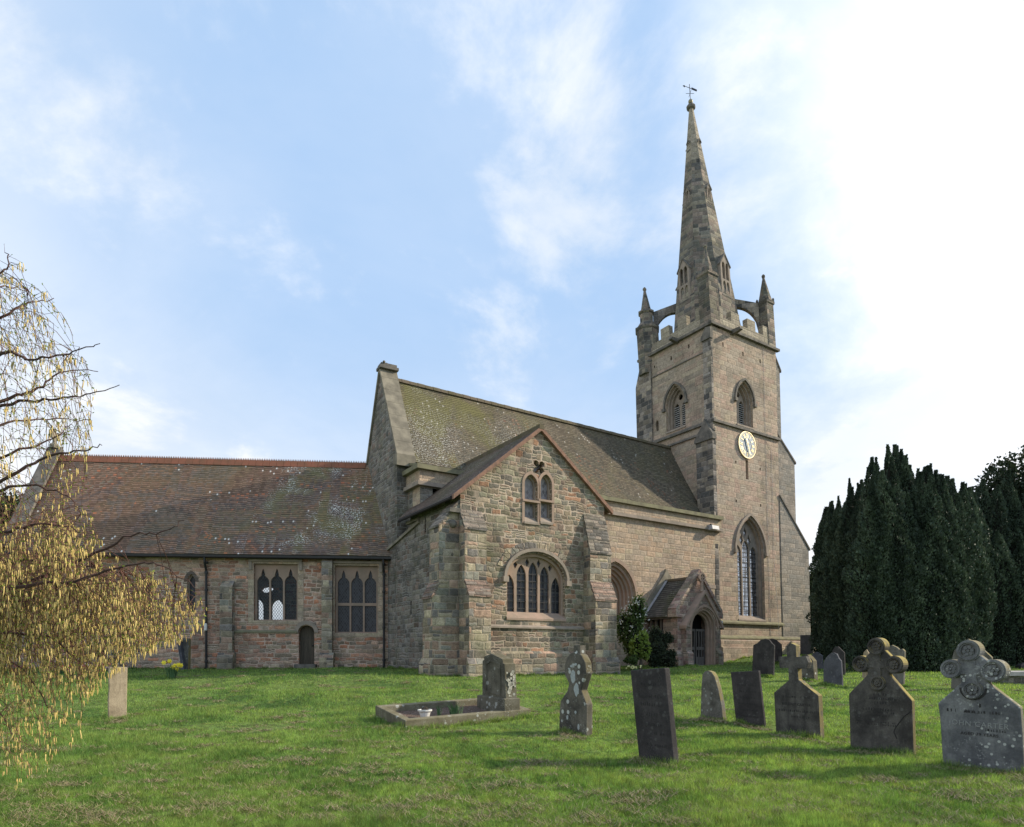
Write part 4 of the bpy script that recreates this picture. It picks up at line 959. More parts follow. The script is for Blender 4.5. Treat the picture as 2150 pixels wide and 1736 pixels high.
    m = MB(); m.tube([TEW.p(.0, .45, zl_e + .02), TEW.p(5.3, .45, zl_e - .02)], .07, 6); m.build('gutter', 'iron', CH)
    # buttresses
    m = MB(); cap = MB(); redc = MB()
    def butt(fr, u0, u1, nU, nL, zc_up0, zc_up1, zc_lo0, zc_lo1, lead_w=.06, base=True, mb=m):
        mb.xprism(fr, [(-.02, G), (nL, G), (nL, zc_lo0), (nU, zc_lo1), (nU, zc_up0), (-.02, zc_up1)], u0, u1)
        mb.xprism(fr, [(-.02, G), (nL + .14, G), (nL + .14, 1.15), (nL - .01, 1.4), (-.02, 1.4)], u0 - .1, u1 + .1)
        for (n0, za_, n1, zb_) in ((nU, zc_up0, .0, zc_up1), (nL, zc_lo0, nU, zc_lo1)):
            k = 3
            for i in range(k):
                f0, f1 = i / k, (i + 1) / k
                a0, z0_ = n0 + (n1 - n0) * f0, za_ + (zb_ - za_) * f0; a1, z1_ = n0 + (n1 - n0) * f1, za_ + (zb_ - za_) * f1
                (redc if zb_ < 5.2 else cap).xprism(fr, [(a0 + .04, z0_ - .02), (a0 + .04, z0_ + .07), (a1 + .015, z1_ + .05), (a1 - .05, z1_ - .05)], u0 - .02, u1 + .02)
    zA = TF.at(1000, 1117)[1]; zB = TF.at(1000, 1075)[1]; zC = TF.at(1005, 1256)[1]; zD = TF.at(1005, 1224)[1]
    a, b = TF.at(985, 1330, .8)[0], TF.at(1031, 1330, .8)[0]; butt(TF, a, b, .45, .8, zA, zB, zC, zD)
    a, b = TF.at(1249, 1330, .8)[0], TF.at(1293, 1330, .8)[0]
    zA = TF.at(1262, 1180, .4)[1]; zB = TF.at(1240, 1083)[1]; zC = TF.at(1275, 1262, .8)[1]; zD = TF.at(1270, 1225, .5)[1]; butt(TF, a, b, .48, .85, zA + .35, zB, zC, zD)
    zA = 6.9; zB = 7.85; zC = TEW.at(915, 1265)[1]; zD = TEW.at(920, 1235)[1]; butt(TEW, .06, .95, .95, 1.25, zA - .3, zB - .1, zC, zD)
    m.build('buttress', 'quoin', CH); redc.build('buttress_weathering', 'red_cap', CH); cap.build('buttress_weathering', 'grey_cap', CH)
    m = MB(); u, z = TEW.at(957, 1110, 0); q = TF.p(-.35, -.05, z + .1); m.ball(q, .17, k=7); m.box(TF, -.55, -.05, -.25, .1, z + .55, z + .72); m.build('corbel_head', 'dark_dressed', CH)
transept()

# ---- south porch
def porch():
    uc = -5.15; hw = 1.75; T = 2.2; ze = 3.95; zr = 5.95; g = .6
    m = MB()
    PE = Fr(NS.p(uc - hw, 0, 0).xy, -P, -A); PW = Fr(NS.p(uc + hw, 0, 0).xy, -P, A)
    m.prism(PE, [(0, g), (T, g), (T, ze - .2), (1.55, ze - .2), (1.55, 2.4), (0.1, 2.4), (0, ze - .2)], 0, -.4)
    m.prism(PW, [(0, g), (T, g), (T, ze - .2), (0, ze - .2)], 0, -.4)
    # front wall with gable and the doorway
    fr = Fr(NS.p(uc, T + .45, 0).xy, A, -P)
    zsp = 3.0; ow = 1.92
    m.prism(fr, [(-hw, g), (hw, g), (hw, ze), (0, zr + .25), (-hw, ze)], 0, -.45, holes=[arch(0, ow + .35, g + .01, zsp, 1.25)])
    m.build('porch_wall', 'porch_stone', CH)
    m = MB()
    for a, b in ((-hw - .22, -.0), (hw + .22, .0)): m.prism(fr, [(a, ze - .12), (b, zr + .22), (b, zr + .48), (a, ze + .16)], .10, -.52)
    for s_ in (-1, 1): m.prism(fr, [(s_ * (hw + .26), ze - .34), (s_ * (hw - .35), ze - .34), (s_ * (hw - .35), ze + .1), (s_ * (hw + .26), ze - .02)], .12, -.5)
    m.build('porch_coping', 'porch_stone', CH)
    # projecting gablet with the moulded arch
    m = MB(); g2 = 1.45; z2e = 3.1; z2 = 4.95
    f2 = Fr(NS.p(uc, T + .45 + .38, 0).xy, A, -P)
    m.prism(f2, [(-g2, g), (g2, g), (g2, z2e), (0, z2), (-g2, z2e)], 0, -.38, holes=[arch(0, ow + .18, g + .01, zsp, 1.14)]); m.build('porch_gablet', 'porch_stone', CH)
    m = MB()
    for a, b in ((-g2 - .16, 0), (g2 + .16, 0)): m.prism(f2, [(a, z2e - .16), (b, z2 + .02), (b, z2 + .20), (a, z2e + .03)], .12, -.42)
    m.build('gablet_coping', 'dressed_pink', CH)
    m = MB()
    for q in range(3): m.prism(f2, ring_poly(0, ow + .18 - .2 * q, zsp, 1.14 - .1 * q, -.11, .0, drop=zsp - g - .03), -.04 - .16 * q, -.2 - .16 * q)
    m.prism(f2, ring_poly(0, ow + .18, zsp, 1.14, .06, .17), -.01, .07); m.build('archway', 'dressed_pink', CH)
    m = MB()
    for s_ in (-1, 1):
        m.xprism(f2, [(-.1, g - .4), (.18, g - .4), (.18, 1.55), (.0, 1.75), (-.1, 1.75)], *(sorted((s_ * (ow / 2 + .10), s_ * (g2 + .05))))); m.xprism(fr, [(-.1, g - .4), (.12, g - .4), (.12, 1.5), (-.02, 1.7), (-.1, 1.7)], *(sorted((s_ * (g2 - .1), s_ * (hw + .1)))))
        m.xprism(f2, [(-.05, 3.05), (.1, 3.05), (.1, 3.16), (-.05, 3.2)], *(sorted((s_ * (ow / 2 + .3), s_ * (g2 + .06)))))
    m.build('porch_plinth', 'porch_stone', CH)
    # cross on the gablet
    c = f2.p(0, -.15, 0); m = MB(); m.ngon(c.x, c.y, [(.14, z2 + .15), (.1, z2 + .3), (.08, z2 + .75)], 6)
    def cc(r, n=14): return [(r * math.cos(2 * math.pi * i / n), z2 + .98 + r * math.sin(2 * math.pi * i / n)) for i in range(n)]
    m.prism(f2, cc(.27), -.1, -.2, holes=[cc(.17)]); m.box(f2, -.3, .3, -.11, -.19, z2 + .94, z2 + 1.02); m.box(f2, -.04, .04, -.112, -.188, z2 + .7, z2 + 1.3); m.build('cross_finial', 'dressed_pink', CH)
    # roof
    m = MB(); d0 = .0; ov = .25; zl = ze - ov * (zr - ze) / hw
    m.slab([NS.p(uc - hw - ov, -.05, zl), NS.p(uc - hw - ov, T + .2, zl), NS.p(uc, T + .2, zr), NS.p(uc, -.05, zr)], .1)
    m.slab([NS.p(uc + hw + ov, -.05, zl), NS.p(uc + hw + ov, T + .2, zl), NS.p(uc, T + .2, zr), NS.p(uc, -.05, zr)], .1)
    m.build('porch_roof', 'porch_roof', CH)
    m = MB(); m.box(NS, uc - .1, uc + .1, .0, T + .2, zr - .05, zr + .09); m.build('ridge_tile', 'old_ridge', CH)
    m = MB(); m.prism(NS, [(uc - hw - .5, zl + .1), (uc - .1, zr + .5), (uc, zr + .75), (uc + .45, zr + .25), (uc + .2, zr - .2), (uc - hw - .2, zl - .1)], -.01, .16); m.build('old_roof_scar', 'coping', CH)
    m = MB(); m.slab([NS.p(uc - hw - ov - .06, .17, zl + .0), NS.p(uc - hw - ov - .06, .34, zl + .0), NS.p(uc - .1, .34, zr + .03), NS.p(uc - .1, .17, zr + .03)], .03); m.build('flashing', 'lead', CH)
    m = MB(); m.box(PE, 0, T, .0 - .3, .1, ze - .42, ze - .2)
    for k in (.35, .75, 1.15): m.box(PE, k, k + .14, -.3, -.16, 2.4, ze - .4)
    m.build('porch_timber', 'timber', CH)
    # gates inside the arch
    m = MB(); y = -.62
    for s_ in (-1, 1):
        a = sorted((s_ * .04, s_ * .80)); m.box(f2, a[0], a[1], y, y - .05, g, 1.35); m.box(f2, a[0], a[1], y, y - .05, 2.85, 2.97); m.box(f2, a[0], a[1], y + .01, y - .06, 1.75, 1.93)
        for x in (.04, .27, .50, .72): q = sorted((s_ * x, s_ * (x + .08))); m.box(f2, q[0], q[1], y + .004, y - .054, g, 2.9)
    m.build('gate', 'timber', CH)
    m = MB(); m.box(f2, -.9, .9, y - .35, y - .4, g, 4.4); m.build('porch_shade_sheet', 'void', CH)  # near-black sheet paints the shade inside the porch
    m = MB(); m.box(NS, uc - hw, uc + hw, 0.2, T + 1.0, .5, .875); m.build('porch_floor', 'dressed', CH)
    u, z = fr.at(1511, 1309); m = MB(); m.box(fr, u - .12, u + .12, 0, .12, z - .14, z + .16); m.build('alarm_box', 'white_plastic', CH)
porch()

# ------------------------------------------------------------------ gravestones
M['slate'] = grave_mat('slate', (.066, .060, .060), (.038, .035, .036), .08, 0, .3)
M['slate_grey'] = grave_mat('slate_grey', (.10, .10, .115), (.065, .065, .075), .15, 0, .3)
M['sand_dark'] = grave_mat('blackened_sandstone', (.12, .112, .10), (.045, .042, .04), .10, .75, .6)
M['sand_mid'] = grave_mat('weathered_sandstone', (.17, .16, .14), (.075, .07, .06), .35, .45, .5)
M['sand_lichen'] = grave_mat('lichened_sandstone', (.20, .205, .205), (.085, .088, .095), .85, .35, .45, 14)
M['sand_white'] = grave_mat('white_lichen_sandstone', (.16, .145, .12), (.06, .056, .05), 1.0, .2, .4, 6)
M['kerb_stone'] = grave_mat('kerb_stone', (.20, .185, .13), (.11, .10, .07), .8, .1, .3, 6)
M['head_stone'] = grave_mat('head_stone', (.15, .14, .11), (.075, .07, .055), .6, .1, .3, 5)
M['pale_slab'] = grave_mat('pale_slab', (.42, .34, .24), (.24, .19, .13), .0, 0, .9)
M['letter_dark'] = simple('cut_letters', (.032, .031, .031), (.045, .043, .042), 20, .9, 0)
M['letter_pale'] = simple('pale_letters', (.30, .31, .30), (.22, .23, .23), 20, .9, 0)
mP = (-P.x, -P.y)
def stone_frame(bu, bv, Y=None, U=None):
    Y = Y or base_Y(bu, bv); X = (bu - CU) / F * Y
    U = Vector(U) if U else -P
    U = U.normalized(); N = Vector((U.y, -U.x)); return Fr((X, Y), U, N), X, Y
def inscription(fr, o, lines, mat='letter_dark', n=.003):
    """worn lines of lettering: (u centre, z, width, height); too worn to read, kept as broken strokes"""
    m = MB()
    for (uc, z, w, h, sk) in lines:
        x = -w / 2
        while x < w / 2:
            cw = h * random.uniform(.45, .85)
            if random.random() < .85:
                t_ = h * .10; zz = z + sk * x
                for _ in range(2):
                    xa = x + random.uniform(0, cw * .6); m.box(fr, uc + xa, uc + xa + t_, n - .006, n, zz, zz + h * random.uniform(.6, 1))
                if random.random() < .7: m.box(fr, uc + x, uc + x + cw * .7, n - .0055, n + .0005, zz + random.choice((0, h * .45, h * .85)), zz + random.choice((0, h * .45, h * .85)) + t_ if False else zz + h * .12)
            x += cw + h * .2
    if m.f: m.build('inscription', mat, o)
def text_on(fr, parent, s, uc, z, size, mat, n=.003, rot=0.0):
    cu = bpy.data.curves.new('lettering', 'FONT'); cu.body = s; cu.size = size; cu.align_x = 'CENTER'; cu.extrude = .002; cu.space_character = 1.15
    o = bpy.data.objects.new('lettering', cu); COL.objects.link(o); cu.materials.append(M[mat])
    X = Vector((fr.U.x, fr.U.y, 0)); Z = Vector((0, 0, 1)); Nn = Vector((fr.N.x, fr.N.y, 0))
    R = Matrix((X, Z, Nn)).transposed().to_4x4() @ Matrix.Rotation(rot, 4, 'Z'); MW = Matrix.Translation(fr.p(uc, n, z)) @ R
    mw = o.matrix_basis.copy(); me = bpy.data.meshes.new_from_object(o); bpy.data.objects.remove(o); o = bpy.data.objects.new('inscription', me); COL.objects.link(o); mw = MW
    o.parent = parent; o.matrix_parent_inverse = parent.matrix_basis.inverted() if parent else Matrix(); o.matrix_basis = mw
    return o
def headstone(name, label, base, px, th, mat, Y=None, U=None, group='gravestones in the churchyard', cat='gravestone', bevel=.012, back=0.0):
    fr, X, Y = stone_frame(*base, Y, U); pts = [fr.at(a, b) for a, b in px]; zg = ground(X, Y)
    lo = sorted(range(len(pts)), key=lambda i: pts[i][1])[:2]
    pts = [(u, z - .25) if i in lo else (u, z) for i, (u, z) in enumerate(pts)]
    m = MB(); m.prism(fr, pts, 0, -th); o = m.build(name, mat)
    me = o.data; me.transform(Matrix.Translation((-X, -Y, -zg))); o.location = (X, Y, zg)
    bv = o.modifiers.new('worn_edges', 'BEVEL'); bv.width = bevel; bv.segments = 2; bv.limit_method = 'ANGLE'; bv.angle_limit = math.radians(30)
    tag(o, label, cat, group); return o, fr, zg
z3 = lambda x, y: (1312.3 + .133 * x, 1391 + .133 * y)
o6, f6, g6 = headstone('headstone', 'tallest dark slate headstone, square-topped and leaning, next to the small tapering stone', (1383, 1605), [z3(82, 122), z3(622, 82), z3(805, 1660), z3(248, 1545)], .11, 'slate')
c6, t6 = f6.at(1372, 1500)
inscription(f6, o6, [(f6.at(1362, 1440)[0], f6.at(1362, 1440)[1], .30, .05, 0), (f6.at(1362, 1440)[0] + .02, f6.at(1362, 1464)[1], .46, .05, 0), (f6.at(1368, 1482)[0], f6.at(1368, 1482)[1], .44, .05, 0), (f6.at(1369, 1503)[0], f6.at(1369, 1503)[1], .22, .05, 0), (f6.at(1373, 1524)[0], f6.at(1373, 1524)[1], .34, .04, 0), (f6.at(1376, 1542)[0], f6.at(1376, 1542)[1], .34, .04, 0), (f6.at(1380, 1568)[0], f6.at(1380, 1568)[1], .40, .04, 0)])
z4 = lambda x, y: (1286 + .2075 * x, 1312.3 + .2075 * y)
headstone('headstone', 'small tapering pale stone with rounded top between the two square slates', (1495, 1511), [z4(888, 935), z4(894, 760), z4(900, 600), z4(908, 500), z4(930, 470), z4(965, 460), z4(1000, 475), z4(1030, 520), z4(1065, 640), z4(1100, 810), z4(1130, 975)], .13, 'sand_mid')
o8, f8, _ = headstone('headstone', 'smaller dark square-topped slate leaning between the tapering stone and the plain-cross stone', (1578, 1525), [z4(1193, 475), z4(1475, 460), z4(1555, 1052), z4(1262, 1000)], .07, 'slate')
inscription(f8, o8, [(f8.at(1566 + k * 2, 1440 + 13 * k)[0], f8.at(1566, 1440 + 13 * k)[1], .5 - .06 * (k % 3), .045, 0) for k in range(6)])
z5 = lambda x, y: (1522.2 + .13 * x, 1338.5 + .13 * y)
o9, f9, _ = headstone('headstone', 'sandstone headstone with sloping shoulders and a plain upright cross on top', (1678, 1546), [z5(835, 1520), z5(790, 890), z5(1028, 690), z5(1022, 490), z5(880, 490), z5(860, 310), z5(995, 300), z5(992, 150), z5(1055, 82), z5(1140, 125), z5(1150, 310), z5(1305, 305), z5(1345, 400), z5(1315, 500), z5(1170, 500), z5(1185, 680), z5(1505, 935), z5(1555, 1640)], .13, 'sand_dark', bevel=.007)
text_on(f9, o9, 'WILLIAM CARTER', *f9.at(1671, 1481), .066, 'letter_dark')
inscription(f9, o9, [(f9.at(1671, 1465)[0], f9.at(1671, 1465)[1], .6, .04, 0), (f9.at(1672, 1495)[0], f9.at(1672, 1495)[1], .72, .045, 0), (f9.at(1676, 1507)[0], f9.at(1676, 1507)[1], .42, .04, 0)])
def trefoil(label, base, zf, prm, mat, th):
    """headstone whose top is a cross of three roundels"""
    fr, X, Y = stone_frame(*base); zg = ground(X, Y); T_ = lambda q: fr.at(*zf(*q))
    body = [T_(q) for q in prm['body']]; lo = sorted(range(len(body)), key=lambda i: body[i][1])[:2]
    body = [(u, z - .25) if i in lo else (u, z) for i, (u, z) in enumerate(body)]
    o = empty('headstone', (X, Y, zg), label, 'gravestone', 'gravestones in the churchyard')
    m = MB(); m.prism(fr, body, 0, -th); b = m.build('slab', mat, o); bv = b.modifiers.new('worn_edges', 'BEVEL'); bv.width = .018; bv.segments = 2; bv.limit_method = 'ANGLE'
    for (cx, cy, r) in prm['discs']:
        cu, cz = T_((cx, cy)); rr = r * prm['s']
        m = MB(); n = 28; C = lambda q: [(cu + q * math.cos(2 * math.pi * i / n), cz + q * math.sin(2 * math.pi * i / n)) for i in range(n)]
        full = cy < prm['cut']
        n1 = -th - .02 if full else -.03
        m.prism(fr, C(rr), .025, n1, holes=[C(rr * .62)]); m.prism(fr, C(rr * .64), .004, n1 + .004 if full else -.03)
        m.prism(fr, C(rr * .90), .025, .040, holes=[C(rr * .76)])
        for k in range(6):
            a = k * math.pi / 3 + .2; pu, pz = cu + rr * .34 * math.cos(a), cz + rr * .34 * math.sin(a)
            pet = [(pu + rr * .17 * math.cos(2 * math.pi * i / 8), pz + rr * .17 * math.sin(2 * math.pi * i / 8)) for i in range(8)]; m.prism(fr, pet, .0, .028)
        m.prism(fr, [(cu + rr * .13 * math.cos(2 * math.pi * i / 8), cz + rr * .13 * math.sin(2 * math.pi * i / 8)) for i in range(8)], .0, .034)
        d = m.build('roundel', mat, o); bv = d.modifiers.new('worn_edges', 'BEVEL'); bv.width = .01; bv.segments = 2; bv.limit_method = 'ANGLE'
    t0 = T_(prm['discs'][0][:2]); l0 = T_(prm['discs'][1][:2]); r0 = T_(prm['discs'][2][:2]); b0 = T_(prm['discs'][3][:2]); w = prm['bar'] * prm['s']
    m = MB()
    def bar(a, c, dz, n):
        d = Vector((c[0] - a[0], c[1] - a[1])); d.normalize(); q = (-d.y * w, d.x * w); m.prism(fr, [(a[0] + q[0], a[1] + q[1]), (c[0] + q[0], c[1] + q[1]), (c[0] - q[0], c[1] - q[1]), (a[0] - q[0], a[1] - q[1])], -.02, n)
    bar(t0, b0, 0, .018); bar(l0, r0, 0, .0165); m.build('raised_cross', mat, o)
    return o, fr
z10 = lambda x, y: (1774.2 + .1511 * x, 1333.2 + .1511 * y)
_, f_ = 0, 0
o10, f10 = trefoil('dark headstone with cracked corner, its top a cross of three roundels, beside the tree', (1853, 1580), z10, dict(
    body=[(78, 1550), (50, 900), (50, 815), (310, 548), (300, 470), (250, 380), (290, 290), (350, 235), (430, 150), (540, 200), (640, 300), (690, 400), (620, 520), (612, 548), (925, 905), (955, 1672)],
    discs=[(438, 158, 102), (222, 400, 96), (690, 412, 103), (460, 665, 88)], s=.0, bar=45, cut=600), 'sand_dark', .19) if False else (None, None)
def run_trefoils():
    fr, X, Y = stone_frame(1853, 1580); s10 = .1511 * Y / F / .88
    o10, f10 = trefoil('dark headstone with a cracked corner and roundel cross top, in front of the big yew', (1853, 1580), z10, dict(
        body=[(78, 1550), (50, 900), (50, 815), (310, 548), (300, 470), (250, 380), (290, 290), (350, 235), (430, 150), (540, 200), (640, 300), (690, 400), (620, 520), (612, 548), (925, 905), (955, 1672)],
        discs=[(438, 158, 108), (222, 400, 104), (690, 412, 108), (460, 668, 92)], s=s10, bar=42, cut=600), 'sand_dark', .11)
    L = lambda x, y: f10.at(*z10(x, y))
    inscription(f10, o10, [(*L(490, 840), .22, .045, 0), (*L(520, 900), .42, .04, 0), (*L(480, 960), .17, .05, 0), (*L(440, 1050), .45, .05, 0), (*L(460, 1085), .5, .035, 0), (*L(460, 1130), .34, .035, 0), (*L(420, 1215), .60, .03, 0), (*L(430, 1250), .6, .03, 0)])
    m = MB(); q = [L(930, 1050), L(820, 1130), L(700, 1290), L(680, 1345), L(720, 1440)]
    m.tube([f10.p(u, .002, z) for u, z in q], .008, 5); m.build('crack', 'letter_dark', o10)
    z11 = lambda x, y: (1963 + .1724 * x, 1338.5 + .1724 * y)
    fr, X, Y = stone_frame(2066, 1620); s11 = .1724 * Y / F / .90
    o11, f11 = trefoil('lichen-crusted grey headstone with roundel cross top and JOHN CARTER in pale letters', (2066, 1620), z11, dict(
        body=[(105, 1560), (60, 1000), (32, 800), (322, 545), (290, 465), (240, 385), (270, 265), (320, 220), (410, 150), (560, 225), (635, 285), (710, 400), (660, 520), (640, 548), (1035, 850), (1060, 1150), (1095, 1690)],
        discs=[(412, 160, 118), (200, 382, 108), (712, 402, 122), (462, 640, 100)], s=s11, bar=52, cut=560), 'sand_lichen', .11)
    L = lambda x, y: f11.at(*z11(x, y))
    m = MB(); cu, cz = L(465, 615); R = 135 * s11; n = 16
    arc = [(cu - R * math.cos(math.pi * i / n), cz - R * math.sin(math.pi * i / n)) for i in range(n + 1)]; arc2 = [(cu - R * .84 * math.cos(math.pi * i / n), cz - R * .84 * math.sin(math.pi * i / n)) for i in range(n + 1)]
    m.prism(f11, arc + list(reversed(arc2)), -.01, .003); m.build('carved_groove', 'letter_dark', o11)
    text_on(f11, o11, 'JOHN CARTER', *L(525, 1085), .095, 'letter_pale', rot=math.radians(-1)); text_on(f11, o11, 'AGED 79 YEARS', *L(540, 1195), .055, 'letter_dark')
    inscription(f11, o11, [(*L(470, 850), .16, .06, 0), (*L(280, 905), .34, .05, 0), (*L(560, 925), .4, .04, 0), (*L(730, 1150), .22, .04, 0)])
run_trefoils()
z6 = lambda x, y: (734.9 + .2441 * x, 1312.3 + .2441 * y)
o5, f5, g5 = headstone('headstone', 'lichen-blotched stone with round head and pinched neck, next to the kerbed grave', (1203, 1541), [z6(1795, 900), z6(1800, 740), z6(1808, 655), z6(1868, 565), z6(1882, 500), z6(1850, 440), z6(1840, 350), z6(1866, 275), z6(1898, 240), z6(1938, 228), z6(1985, 255), z6(2018, 320), z6(2028, 415), z6(2004, 490), z6(1985, 560), z6(2030, 680), z6(2026, 970)], .17, 'sand_white', bevel=.02)
m = MB(); cu, cz = f5.at(*z6(1945, 232)); m.box(f5, cu - .1, cu + .1, -.02, -.15, cz - .1, cz + .13); m.build('knob', 'sand_white', o5)
m = MB()
for (x, y, w_, h_) in ((1918, 400, .075, .30), (1905, 345, .05, .05), (1940, 330, .04, .05), (1885, 370, .04, .04), (1948, 520, .08, .26), (1870, 780, .03, .09), (1940, 740, .03, .07), (1965, 860, .03, .12)):
    cu, cz = f5.at(*z6(x, y)); n = 12; rj = [random.uniform(.75, 1.15) for _ in range(n)]
    m.prism(f5, [(cu + w_ * rj[i] * math.cos(2 * math.pi * i / n), cz - h_ * .3 + h_ * .5 * rj[(i + 5) % n] * math.sin(2 * math.pi * i / n)) for i in range(n)], -.004, .0035)
m.build('lichen_patch', simple('white_lichen', (.42, .45, .44), (.30, .33, .34), 30, .95, .3), o5)
z1 = lambda x, y: (.3175 * x, 997.3 + .3175 * y)
headstone('grave_marker', 'narrow pale grooved slab standing by the birch', (247, 1509), [z1(718, 1628), z1(716, 1500), z1(722, 1400), z1(718, 1330), z1(724, 1270), z1(790, 1268), z1(843, 1272), z1(841, 1400), z1(836, 1590)], .16, 'pale_slab', U=(.80, .60), group=None)
headstone('leaning_slab', 'thin dark slab tilted against the chancel wall beside a wider brown one', (384, 1411), [(371.5, 1346), (377, 1342), (389, 1411), (383, 1411)], .5, 'slate_grey', Y=29.9, U=(1, .1), group='slabs propped against the chancel wall')
headstone('leaning_slab', 'wider brown slab propped upright against the chancel wall', (391, 1412), [(383.5, 1338), (396, 1341), (394.5, 1413), (388, 1413)], .3, 'sand_mid', Y=30.2, U=(1, .1), group='slabs propped against the chancel wall')
z7 = lambda x, y: (1522.2 + .1953 * x, 1312.2 + .1953 * y)
BG = [
 ('dark round-shouldered headstone on the grass before the tower plinth', (1600, 1420), [(288, 545), (295, 380), (303, 215), (345, 195), (385, 155), (430, 147), (470, 155), (500, 195), (527, 218), (522, 400), (515, 558)], .09, 'slate'),
 ('round-shouldered headstone half hidden behind the dark one near the tower', (1628, 1392), [(440, 410), (440, 190), (470, 152), (500, 145), (540, 155), (570, 180), (603, 208), (608, 300), (612, 410)], .09, 'slate'),
 ('plain square slate at the foot of the tower buttress', (1693, 1376), [(808, 318), (808, 108), (942, 105), (945, 322)], .08, 'slate_grey'),
 ('low round-topped purple slate behind the plain cross stone', (1716, 1408), [(925, 485), (922, 340), (945, 300), (985, 288), (1020, 310), (1045, 330), (1056, 492)], .08, 'slate_grey'),
 ('light grey round-shouldered headstone in front of a darker curved-top one', (1748, 1440), [(1052, 645), (1058, 500), (1060, 390), (1090, 345), (1130, 305), (1165, 295), (1200, 310), (1220, 355), (1245, 385), (1255, 520), (1262, 665)], .09, 'slate_grey'),
 ('dark curved-top headstone right behind the grey round-shouldered one', (1763, 1417), [(1160, 525), (1152, 280), (1175, 238), (1215, 230), (1245, 262), (1280, 295), (1285, 420), (1290, 550)], .08, 'slate'),
 ('upright square slate with a carved arch, touching a leaning slate by the yew', (1752, 1384), [(1102, 375), (1102, 128), (1245, 128), (1245, 375)], .08, 'slate_grey'),
 ('plain square slate leaning away from the carved slate it touches, by the yew', (1785, 1386), [(1280, 378), (1250, 125), (1338, 125), (1415, 384)], .08, 'slate_grey'),
 ('broken lichen-spotted stump of stone behind the plain cross', (1697, 1430), [(805, 598), (818, 330), (880, 318), (915, 345), (945, 385), (965, 602)], .25, 'sand_white'),
 ('stepped round-topped headstone peeping out behind the dark roundel cross', (1882, 1440), [(1735, 640), (1738, 235), (1790, 213), (1840, 235), (1870, 262), (1905, 255), (1928, 280), (1914, 655)], .12, 'sand_mid'),
 ('small pale stone almost hidden behind the dark roundel-cross headstone', (1814, 1424), [(1470, 570), (1475, 380), (1490, 290), (1520, 262), (1540, 300), (1530, 560)], .1, 'pale_slab'),
]
for lab, b, pts, th, mt in BG: headstone('headstone', lab, b, [z7(*q) for q in pts], th, mt)
headstone('headstone', 'peaked headstone mostly hidden behind the lichened roundel cross', (2030, 1450), [(1996, 1449), (1998, 1385), (2003, 1366), (2032, 1341), (2048, 1349), (2082, 1380), (2078, 1452)], .12, 'sand_mid')
# ledger tomb and two small pyramid markers at the right edge
def ledger():
    Yt = base_Y(2130, 1437); a = at(2100, 1437, Yt); zg = ground(a.x, a.y); o = empty('table_tomb', (a.x + 1.4, Yt, zg), 'low tomb with a pale flat slab on rough stones before the yews', 'tomb')
    fr = Fr((a.x, Yt), (.97, .2), (.2, -.97)); zt = EYE + (CV - 1413) / F * Yt
    m = MB(); m.box(fr, .05, 2.9, -.05, -1.1, zg - .2, zt - .1); m.build('base', 'grey_stone', o)
    m = MB(); m.box(fr, -.1, 3.0, .08, -1.2, zt - .1, zt + .04); m.build('slab', simple('pale_ledger', (.38, .36, .35), (.28, .27, .26), 5, .9, .3), o)
    for (u, v, w, h, lab) in ((2131, 1391, .55, .42, 'small dark pyramid marker close against the yew farther from the tower'), (2149, 1403, .42, .3, 'small dark pyramid marker on open grass behind the flat tomb')):
        Yp = base_Y(u, v); q = at(u, v, Yp); g = ground(q.x, q.y); m = MB(); m.ngon(q.x, q.y, [(w, g - .1), (w * .85, g + h * .5), (.06, g + h)], 4, .6); tag(m.build('grave_marker', 'slate'), lab, 'gravestone', 'pyramid grave markers')
ledger()
